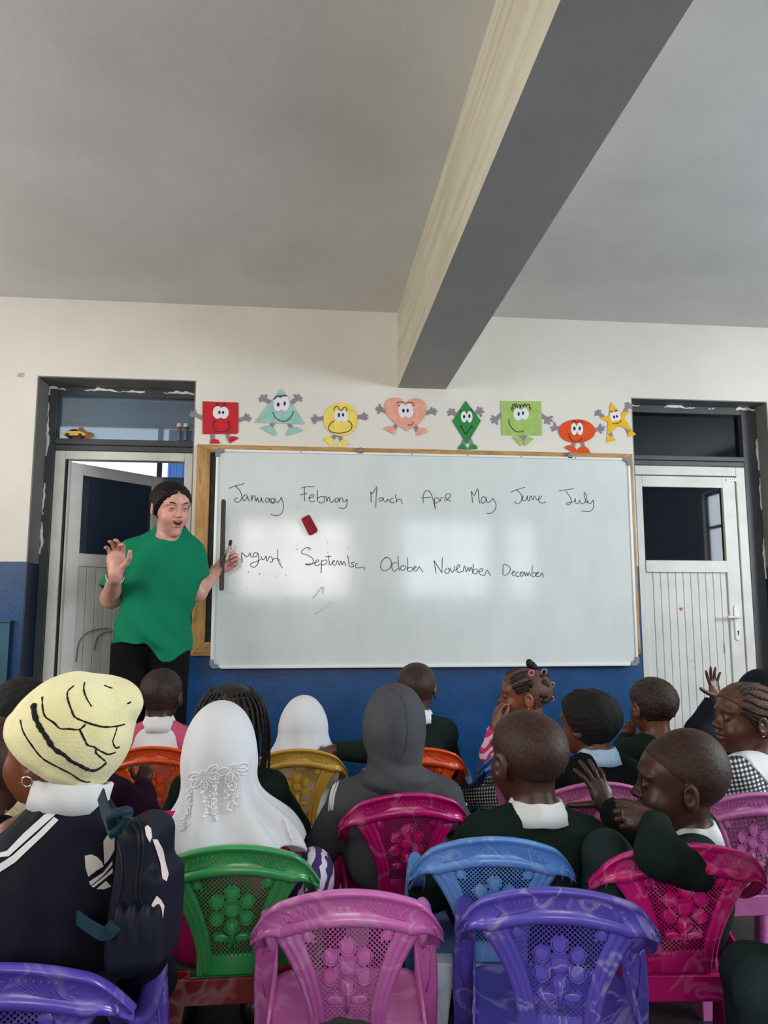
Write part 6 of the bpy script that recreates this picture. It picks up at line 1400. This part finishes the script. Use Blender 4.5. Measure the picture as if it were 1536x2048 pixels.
# cornrows on the girl in the checked dress
def hairstrands(P_, name, lines, r, m, off, both=True, y0=.06, n=7):
    f = P_['skull'].grow(off); hs = P_['hs']
    for s in lines:
        s = [np.asarray(p) for p in s]; P = surf_pts(f, s, nrm(s[len(s) // 2] - CAMP), 0, n)
        rad = [r * (.6 + .4 * math.sin(PI * min(1, (i + 1) / (len(P) * .3)) / 2)) * (1 + .16 * math.sin(i * 2.1)) for i in range(len(P))]
        V, F = tubeg(P, rad, 7); mesh(name, V, F, m, P_['body'], True)
        if both:
            L = [(np.asarray(p) - P_['hc']) @ P_['R'] for p in P]; P2 = [P_['hc'] + P_['R'] @ (q * np.array([-1, 1, 1])) for q in L]
            V, F = tubeg(P2, rad, 7); mesh(name, V, F, m, P_['body'], True)
CR = [[(1.252,2.15,0.835),(1.276,2.15,0.847),(1.311,2.15,0.85),(1.344,2.15,0.843),(1.368,2.15,0.833)],[(1.259,2.15,0.826),(1.28,2.15,0.836),(1.309,2.15,0.836),(1.343,2.15,0.826),(1.366,2.15,0.814)],[(1.266,2.15,0.819),(1.286,2.15,0.824),(1.312,2.15,0.813),(1.342,2.15,0.805),(1.365,2.15,0.795)],[(1.265,2.15,0.804),(1.284,2.15,0.802),(1.314,2.15,0.788),(1.34,2.15,0.78),(1.363,2.15,0.773)],[(1.259,2.15,0.785),(1.278,2.15,0.779),(1.305,2.15,0.767),(1.339,2.15,0.76),(1.362,2.15,0.754)],[(1.253,2.15,0.768),(1.27,2.15,0.764),(1.299,2.15,0.747),(1.337,2.15,0.741),(1.356,2.15,0.735)],[(1.288,2.15,0.746),(1.303,2.15,0.733),(1.32,2.15,0.717),(1.328,2.15,0.7)]]
hairstrands(k16, 'cornrow', CR, .0052, H_BRAID, .005)
# hair sections, puffs and bobbles on the girl with the hand at her mouth
BS = [[(0.774,2.92,0.821),(0.809,2.92,0.838),(0.85,2.92,0.854)],[(0.79,2.92,0.803),(0.827,2.92,0.824),(0.861,2.92,0.829)],[(0.792,2.92,0.791),(0.819,2.92,0.804),(0.853,2.92,0.817)],[(0.798,2.92,0.772),(0.834,2.92,0.787),(0.867,2.92,0.79)],[(0.807,2.92,0.759),(0.841,2.92,0.774),(0.874,2.92,0.781)],[(0.815,2.92,0.752),(0.837,2.92,0.764),(0.863,2.92,0.769)],[(0.911,2.92,0.793),(0.926,2.92,0.789),(0.937,2.92,0.779)],[(0.908,2.92,0.811),(0.923,2.92,0.819),(0.931,2.92,0.828)],[(0.903,2.92,0.747),(0.914,2.92,0.744),(0.928,2.92,0.744)],[(0.91,2.92,0.726),(0.924,2.92,0.723),(0.939,2.92,0.729)]]
hairstrands(k11, 'hair_section', BS, .0085, H_BRAID, .003, True, n=5)
for q, r_ in [((0.883,2.98,0.862),0.014),((0.9,3.0,0.852),0.013),((0.915,3.02,0.843),0.012),((0.949,3.0,0.828),0.014),((0.963,3.02,0.815),0.012),((0.927,2.94,0.788),0.014),((0.978,3.0,0.775),0.012),((0.918,2.94,0.742),0.015),((0.975,3.0,0.737),0.012),((0.868,2.925,0.789),0.013),((0.973,3.0,0.721),0.01)]:
    V, F = sphereg(q, (r_, r_, r_ * 1.15), 12, 9); rr = random.Random(int(r_ * 9e5)); V = [(a + rr.uniform(-.0018, .0018), b_ + rr.uniform(-.0018, .0018), c_ + rr.uniform(-.0018, .0018)) for a, b_, c_ in V]
    mesh('hair_puff', V, F, H_BRAID, k11['body'], True)
for q, c_ in [((0.866,2.9,0.83),(226,110,140)),((0.94,2.975,0.828),(150,152,156)),((0.969,2.975,0.778),(150,152,156)),((0.963,2.97,0.726),(196,120,140))]:
    V, F = tubeg([np.asarray(q) + .0105 * np.array([math.cos(t), -.3 * math.sin(t), math.sin(t)]) for t in np.linspace(0, 2 * PI, 16, endpoint=False)], .0028, 6, True); mesh('hair_bobble', V, F, plain('bobble_plastic', c_, .25), k11['body'], True)
# hanging braids
rr = random.Random(9); hs5 = k5['hs']
Sb = k5['skull'].grow(.016); mk = mask_plane(k5['loc'], hs5, -.010, .62); nz5 = foldnoise(55, .003, 70, .4)
Sb.post = lambda P, d: np.maximum(d + nz5(P), mk(P)); sdf_obj('braided_hair', Sb, .0045, H_BRAID, k5['body'], refine=1)
for i in range(22):
    ph = math.radians(-125 + 250 * i / 21); x, y = math.sin(ph), -math.cos(ph); j = rr.uniform(-.004, .006)
    pts = [(x * .055, y * .06 - .005, .098), (x * .086, y * .098 - .008, .062), (x * (.098 + j), y * .110 - .008, .0), (x * (.100 + j), y * .108 - .008, -.06), (x * (.094 + 2 * j), y * .100 - .01, -.115 - rr.uniform(0, .03))]
    P = cat([k5['hc'] + k5['R'] @ (np.array(p) * hs5) for p in pts], 7)
    V, F = tubeg(P, [.0052 * (1 + .2 * math.sin(q * 2.2)) * (1 - .3 * q / len(P)) for q in range(len(P))], 7); mesh('braid', V, F, H_BRAID, k5['body'], True)
PT = [[(-0.25,2.25,0.807),(-0.222,2.25,0.816),(-0.195,2.25,0.813),(-0.155,2.25,0.817)],[(-0.213,2.25,0.827),(-0.216,2.25,0.821),(-0.22,2.25,0.814)],[(-0.192,2.25,0.811),(-0.176,2.25,0.79),(-0.148,2.25,0.786)],[(-0.176,2.25,0.787),(-0.2,2.25,0.78),(-0.215,2.25,0.778)],[(-0.249,2.25,0.778),(-0.231,2.25,0.784),(-0.221,2.25,0.8)]]
for s in PT:
    P = surf_pts(Sb, s, nrm(np.asarray(s[1]) - CAMP), .0004, 5); V, F = tubeg(P, .0030, 6); mesh('hair_parting', V, F, H_SCALP, k5['body'], True)
V, F = sphereg((-0.129,2.37,0.658), (.006, .006, .009), 10, 8); mesh('braid_bead', V, F, plain('pink_bead', (200, 50, 110), .3), k5['body'], True)
# ear studs
for P_ in (k11, k16):
    V, F = sphereg(tuple(P_['hc'] + P_['R'] @ (np.array([-.0785, -.006, -.038]) * P_['hs'])), .003, 8, 6); mesh('ear_stud', V, F, M_GOLD, P_['body'], True)
# broad white sailor collar of the checked dress
S = Sdf(); nb = k16['nb']; T2 = k16['top'].grow(.004)
def scol(P, d):
    L = (P - nb) @ k16['Rt']; back = -L[:, 1]
    e = np.maximum(np.abs(L[:, 0]) - .105, -.088 - L[:, 2]); tri2 = -.02 - L[:, 2] - .9 * (.10 - np.abs(L[:, 0]))
    return np.maximum(k16_top(P, d), np.maximum(e, tri2))
base_post = T2.post
def k16_top(P, d): return base_post(P, d)
T2.post = scol; sdf_obj('sailor_collar', T2, .005, C_WHITE, k16['body'], refine=1)
# violet striped cloth over the green chair's arm
S = Sdf(); zc_ = np.asarray((0.035,1.88,0.456)); S.ell(zc_, (.045, .075, .06)); S.ell(zc_ + np.array([-.02, .02, -.03]), (.045, .08, .06), I3, .03)
fz = foldnoise(71, .010, 40, .3); S.post = lambda P, d: d + fz(P)
so = sdf_obj('striped_cloth', S, .006, C_ZEBV, None, refine=1); tag(so, "violet and white striped cloth bunched over the green chair's right arm", 'cloth')
print('quads', NQ[0])

# ---------------------------------------------------------------- the teacher at the board
TR = np.array([-.668, 3.56, 0.0]); hcT = np.asarray((-0.595,3.5,1.528)); hsT = 1.09; RT = headR((214, -13, 4))
TB = Sdf(); head_prims(TB, hcT, RT, hsT, True, .009, .9)
yawT = 200; RzT = rotz(yawT)
tp = dict({'nb': (-0.594,3.53,1.423),'sr': (-0.767,3.58,1.321),'sl': (-0.519,3.58,1.328),'er': (-0.845,3.54,1.122),'wr': (-0.781,3.33,1.22),'el': (-0.476,3.6,1.152),'wl': (-0.415,3.84,1.271),'hip': (-0.629,3.56,0.817)}); tp = {a: np.asarray(b_) for a, b_ in tp.items()}
nbT = tp['nb'] + np.array([-.006, .03, -.005]); TB.cone(hcT + RT @ np.array([0, -.03, -.07]) * hsT, nbT, .038, .046, .03)
TB.ell(nbT + np.array([0, .01, -.17]), (.155, .10, .19), RzT, .05); TB.ell(np.array([TR[0], TR[1], 1.02]), (.14, .105, .2), RzT, .06)
TB.cone(nbT - [0, 0, .025], tp['sr'], .032, .046, .03); TB.cone(nbT - [0, 0, .025], tp['sl'], .032, .046, .03)
TB.cone(tp['sr'], tp['er'], .048, .042, .03); TB.cone(tp['er'], tp['wr'], .043, .026, .02)
TB.cone(tp['sl'], tp['el'], .048, .040, .03); TB.cone(tp['el'], tp['wl'], .041, .026, .02)
# raised right hand: palm to the class, fingers curled forward, index to thumb
hand_prims(TB, tp['wr'], (.04, -.18, 1.0), (.12, .95, .22), 1.0, 1, (.58, .50, .50, .58), (.62, .70, -.40), .28, .09)
# left hand closed round the stick
hand_prims(TB, tp['wl'], (.80, .10, .48), (.10, .98, -.05), .95, -1, (1.05, 1.12, 1.15, 1.2), (.70, .35, -.50), .15, .04)
locT = head_local(hcT, RT, hsT)
def facemi(P):
    L = locT(P); o = np.zeros(len(P), np.int32)
    el = (L[:, 0] / .0225) ** 2 + ((L[:, 2] + .0550) / .0130) ** 2; lip = (L[:, 1] > .070) & (el < 1); o[lip] = 1
    ins = (((L[:, 0]) / .0165) ** 2 + ((L[:, 2] + .0555) / .0078) ** 2 < 1) & (L[:, 1] > .05); o[ins] = 2
    return o
lo, hi = TB.bounds(); V, Q = nets(TB, lo, hi, .0028, 1)
teacher = qmesh('person', V, Q, [SK_T, LIP_T, M_MOUTH], None, off=tuple(TR), mi=facemi(V[Q].mean(1)))
tag(teacher, 'person in a green t-shirt with dark tied-back hair, speaking and gesturing beside the whiteboard', 'person')
for x in (-1, 1):
    c = hcT + RT @ (np.array([x * .029, .0700, .003]) * hsT)
    Vg, Fg = sphereg(tuple(c), .0122 * hsT, 14, 10); ey = mesh('eye', Vg, Fg, M_EYE, teacher, True)
    c2 = c + RT @ nrm(np.array([.05, 1, -.45])) * .0045 * hsT; Vg, Fg = sphereg(tuple(c2), .0086 * hsT, 10, 8); mesh('iris', Vg, Fg, M_IRIS, ey, True)
    pts = [(x * .046, .0745, .0205), (x * .037, .0830, .0265), (x * .026, .0865, .0262), (x * .015, .0875, .0215)]
    V, F = tubeg(cat([hcT + RT @ (np.array(p) * hsT) for p in pts], 5), [.0016 + .0014 * math.sin(PI * i / 15) for i in range(16)], 6); mesh('eyebrow', V, F, H_T, teacher, True)
    pts = [(x * .0415, .0775, .0042), (x * .035, .0825, .0052), (x * .026, .0848, .0052), (x * .0185, .0835, .0030)]
    V, F = tubeg(cat([hcT + RT @ (np.array(p) * hsT) for p in pts], 5), .0011, 5); mesh('eyelashes', V, F, M_BLACK, teacher, True)
S = Sdf(); S.ell(hcT + RT @ np.array([0, .0770, -.0500]) * hsT, np.array([.0155, .006, .0038]) * hsT, RT); sdf_obj('teeth', S, .0018, M_TEETH, teacher)
# hair: smooth cap parted in the middle, low bun
S = skull(hcT, RT, hsT).grow(.0085); S.ell(hcT + RT @ np.array([0, -.102, -.022]) * hsT, np.array([.036, .030, .036]) * hsT, RT, .02)
def hpT(P, d):
    L = locT(P); m_ = np.minimum(np.maximum(-.006 + .95 * L[:, 1] - .42 * np.abs(L[:, 0]) - L[:, 2], -.03 - L[:, 2]), np.maximum(L[:, 1] + .012, -.066 - L[:, 2])) * hsT * .75
    part = .0035 * np.exp(-(L[:, 0] / .004) ** 2) * (L[:, 1] > -.03)
    return np.maximum(d + .0085 * hsT * (1 - np.clip(-m_ / .020, .10, 1)) + part + .0010 * np.sin(L[:, 2] * 420 + L[:, 1] * 260 + 3 * np.sin(L[:, 1] * 60)), m_)
S.post = hpT; sdf_obj('hair', S, .0034, H_T, teacher, refine=1)
# t-shirt
TS_ = Sdf(); TS_.ell(nbT + np.array([0, .005, -.19]), (.160, .118, .19), RzT); TS_.ell(np.array([TR[0] + .012, TR[1], 1.06]), (.146, .125, .30), RzT, .06); TS_.ell(np.array([TR[0] + .006, TR[1], .88]), (.172, .145, .22), RzT, .08)
for s_, e_ in ((tp['sr'], tp['er']), (tp['sl'], tp['el'])):
    TS_.cone(nbT + np.array([0, .012, .012]), s_, .050, .054, .05); TS_.cone(s_, s_ + (e_ - s_) * (.86 if s_ is tp['sr'] else .62), .066, .074 if s_ is tp['sr'] else .066, .04, 'u', 1)
for s_, e_ in ((tp['sr'], tp['er']), (tp['sl'], tp['el'])):
    TS_.cone(s_ + (e_ - s_) * .78, e_ + (e_ - s_) * .2, .052, .062, .006, 's') if s_ is tp['sr'] else TS_.cone(s_ + (e_ - s_) * .55, e_, .048, .054, .006, 's')
TS_.ell(nbT + np.array([.006, -.050, .062]), (.070, .105, .074), I3, .004, 's')
ft1, ft2 = foldnoise(81, .009, 20, .6), foldnoise(82, .004, 44, .5)
def tpost(P, d):
    x = P[:, 0] - TR[0]; z = P[:, 2]
    # drag folds running from the armpit down to the far hip
    w_ = np.clip((1.22 - z) / .2, 0, 1) * np.clip((z - .85) / .08, 0, 1); u_ = (x * .75 + (z - 1.05) * .62)
    d = d + (ft1(P) + ft2(P)) * np.clip((.21 - np.abs(x)) / .08, .15, 1) * np.clip((1.4 - z) / .1, .3, 1) + w_ * .012 * np.sin(u_ * 62 + 1.2 * np.sin(z * 14)) * np.exp(-((x + .0) / .13) ** 2)
    sm = lambda a, b_: (lambda t: t * t * (3 - 2 * t))(np.clip((x - a) / (b_ - a), 0, 1)); hem = .928 - .078 * sm(-.005, .075) + .040 * sm(.095, .18) + .004 * np.sin(x * 50)
    return np.maximum(d, hem - z)
TS_.post = tpost; sdf_obj('t_shirt', TS_, .0055, C_TEE, teacher, refine=1)
# collar rib
# trousers, shoes
for sg in (-1, 1):
    L = Sdf(); hp_ = np.array([TR[0] + sg * .075, TR[1], .96]); L.ell(hp_ + [sg * -.025, 0, -.04], (.085, .10, .10)); L.cone(hp_ + [0, 0, -.06], np.array([TR[0] + sg * .095, TR[1] - .02, .50]), .098, .070, .04); L.cone(np.array([TR[0] + sg * .095, TR[1] - .02, .50]), np.array([TR[0] + sg * .10, TR[1] + .01, .07]), .070, .050, .03, 'u', 1)
    if sg < 0: L.ell((TR[0], TR[1], .94), (.128, .105, .13), I3, .03)
    fl = foldnoise(90 + sg, .004, 22, .6); L.post = lambda P, d, fl=fl: d + fl(P); sdf_obj('trouser_leg', L, .009, C_BLKT, teacher, refine=0)
    S = Sdf(); S.ell((TR[0] + sg * .105, TR[1] - .05, .035), (.045, .125, .035)); S.ell((TR[0] + sg * .102, TR[1] + .015, .06), (.044, .055, .055), I3, .02); S.post = lambda P, d: np.maximum(d, .002 - P[:, 2]); sdf_obj('shoe', S, .008, C_SHOE, teacher, refine=0)
# bracelets
def band(c, ax, r, rad, m, name, n=20):
    ax = nrm(ax); a = nrm(np.cross(ax, [0, 1, .3])); b_ = np.cross(ax, a)
    V, F = tubeg([c + r * (a * math.cos(t) + b_ * math.sin(t)) for t in np.linspace(0, 2 * PI, n, endpoint=False)], rad, 6, True); return mesh(name, V, F, m, teacher, True)
ar = nrm(tp['wr'] - tp['er']); al = nrm(tp['wl'] - tp['el'])
band(tp['wr'] - ar * .006, ar, .0335, .0028, M_BLACK, 'hair_tie')
gs = []
a = nrm(np.cross(ar, [0, 1, .3])); b_ = np.cross(ar, a)
for t in np.linspace(0, 2 * PI, 22, endpoint=False): gs.append(sphereg(tuple(tp['wr'] - ar * .030 + .0350 * (a * math.cos(t) + b_ * math.sin(t))), .0042, 8, 6))
V, F = join(gs); mesh('pearl_bracelet', V, F, plain('pearl', (226, 220, 210), .25), teacher, True)
band(tp['wl'] - al * .016, al, .0310, .0026, M_SILV, 'wrist_chain'); band(tp['wl'] - al * .026, al, .0315, .0022, plain('beige_cord', (170, 150, 120), .7), 'wrist_cord')
# wooden stick and clear marker held in the left hand
k = NT('dark_varnished_stick'); v = k.coord(scale=(20, 20, 2)); k.base(k.ramp(k.noise(v, 2, 4), [(.3, (26, 14, 11)), (.7, (66, 34, 24))]), .4); M_STK = k.m
SA, SB_ = np.asarray((-0.394,3.812,1.601)), np.asarray((-0.392,3.812,1.175))
stk = thing('wooden_stick', 'dark brown flat wooden stick held upright in front of the whiteboard edge', 'stick', tuple(SB_))
V, F = prism(stadium((SA[0], SA[2]), (SB_[0], SB_[2]), .0115, .0115, 10), 3.807, 3.817); V, F = bevelled(V, F, .002, 1); mesh('blade', V, F, M_STK, stk)
pt_, pb = np.asarray((-0.352,3.8,1.41)), np.asarray((-0.367,3.8,1.332)); pb = pb + (pb - pt_) * .3
pen = thing('board_marker', 'clear board marker with black cap held in the hand at the whiteboard', 'marker', tuple(pb))
V, F = tubeg([pb, pb + (pt_ - pb) * .05, pb + (pt_ - pb) * .72], [.006, .0072, .0072], 12); mesh('barrel', V, F, plain('pale_pen_barrel', (176, 184, 186), .25), pen, True)
V, F = tubeg([pb + (pt_ - pb) * .72, pb + (pt_ - pb) * .74, pb + (pt_ - pb) * .98, pt_], [.0072, .0080, .0078, .005], 12); mesh('cap', V, F, M_BLACK, pen, True)
print('quads', NQ[0])
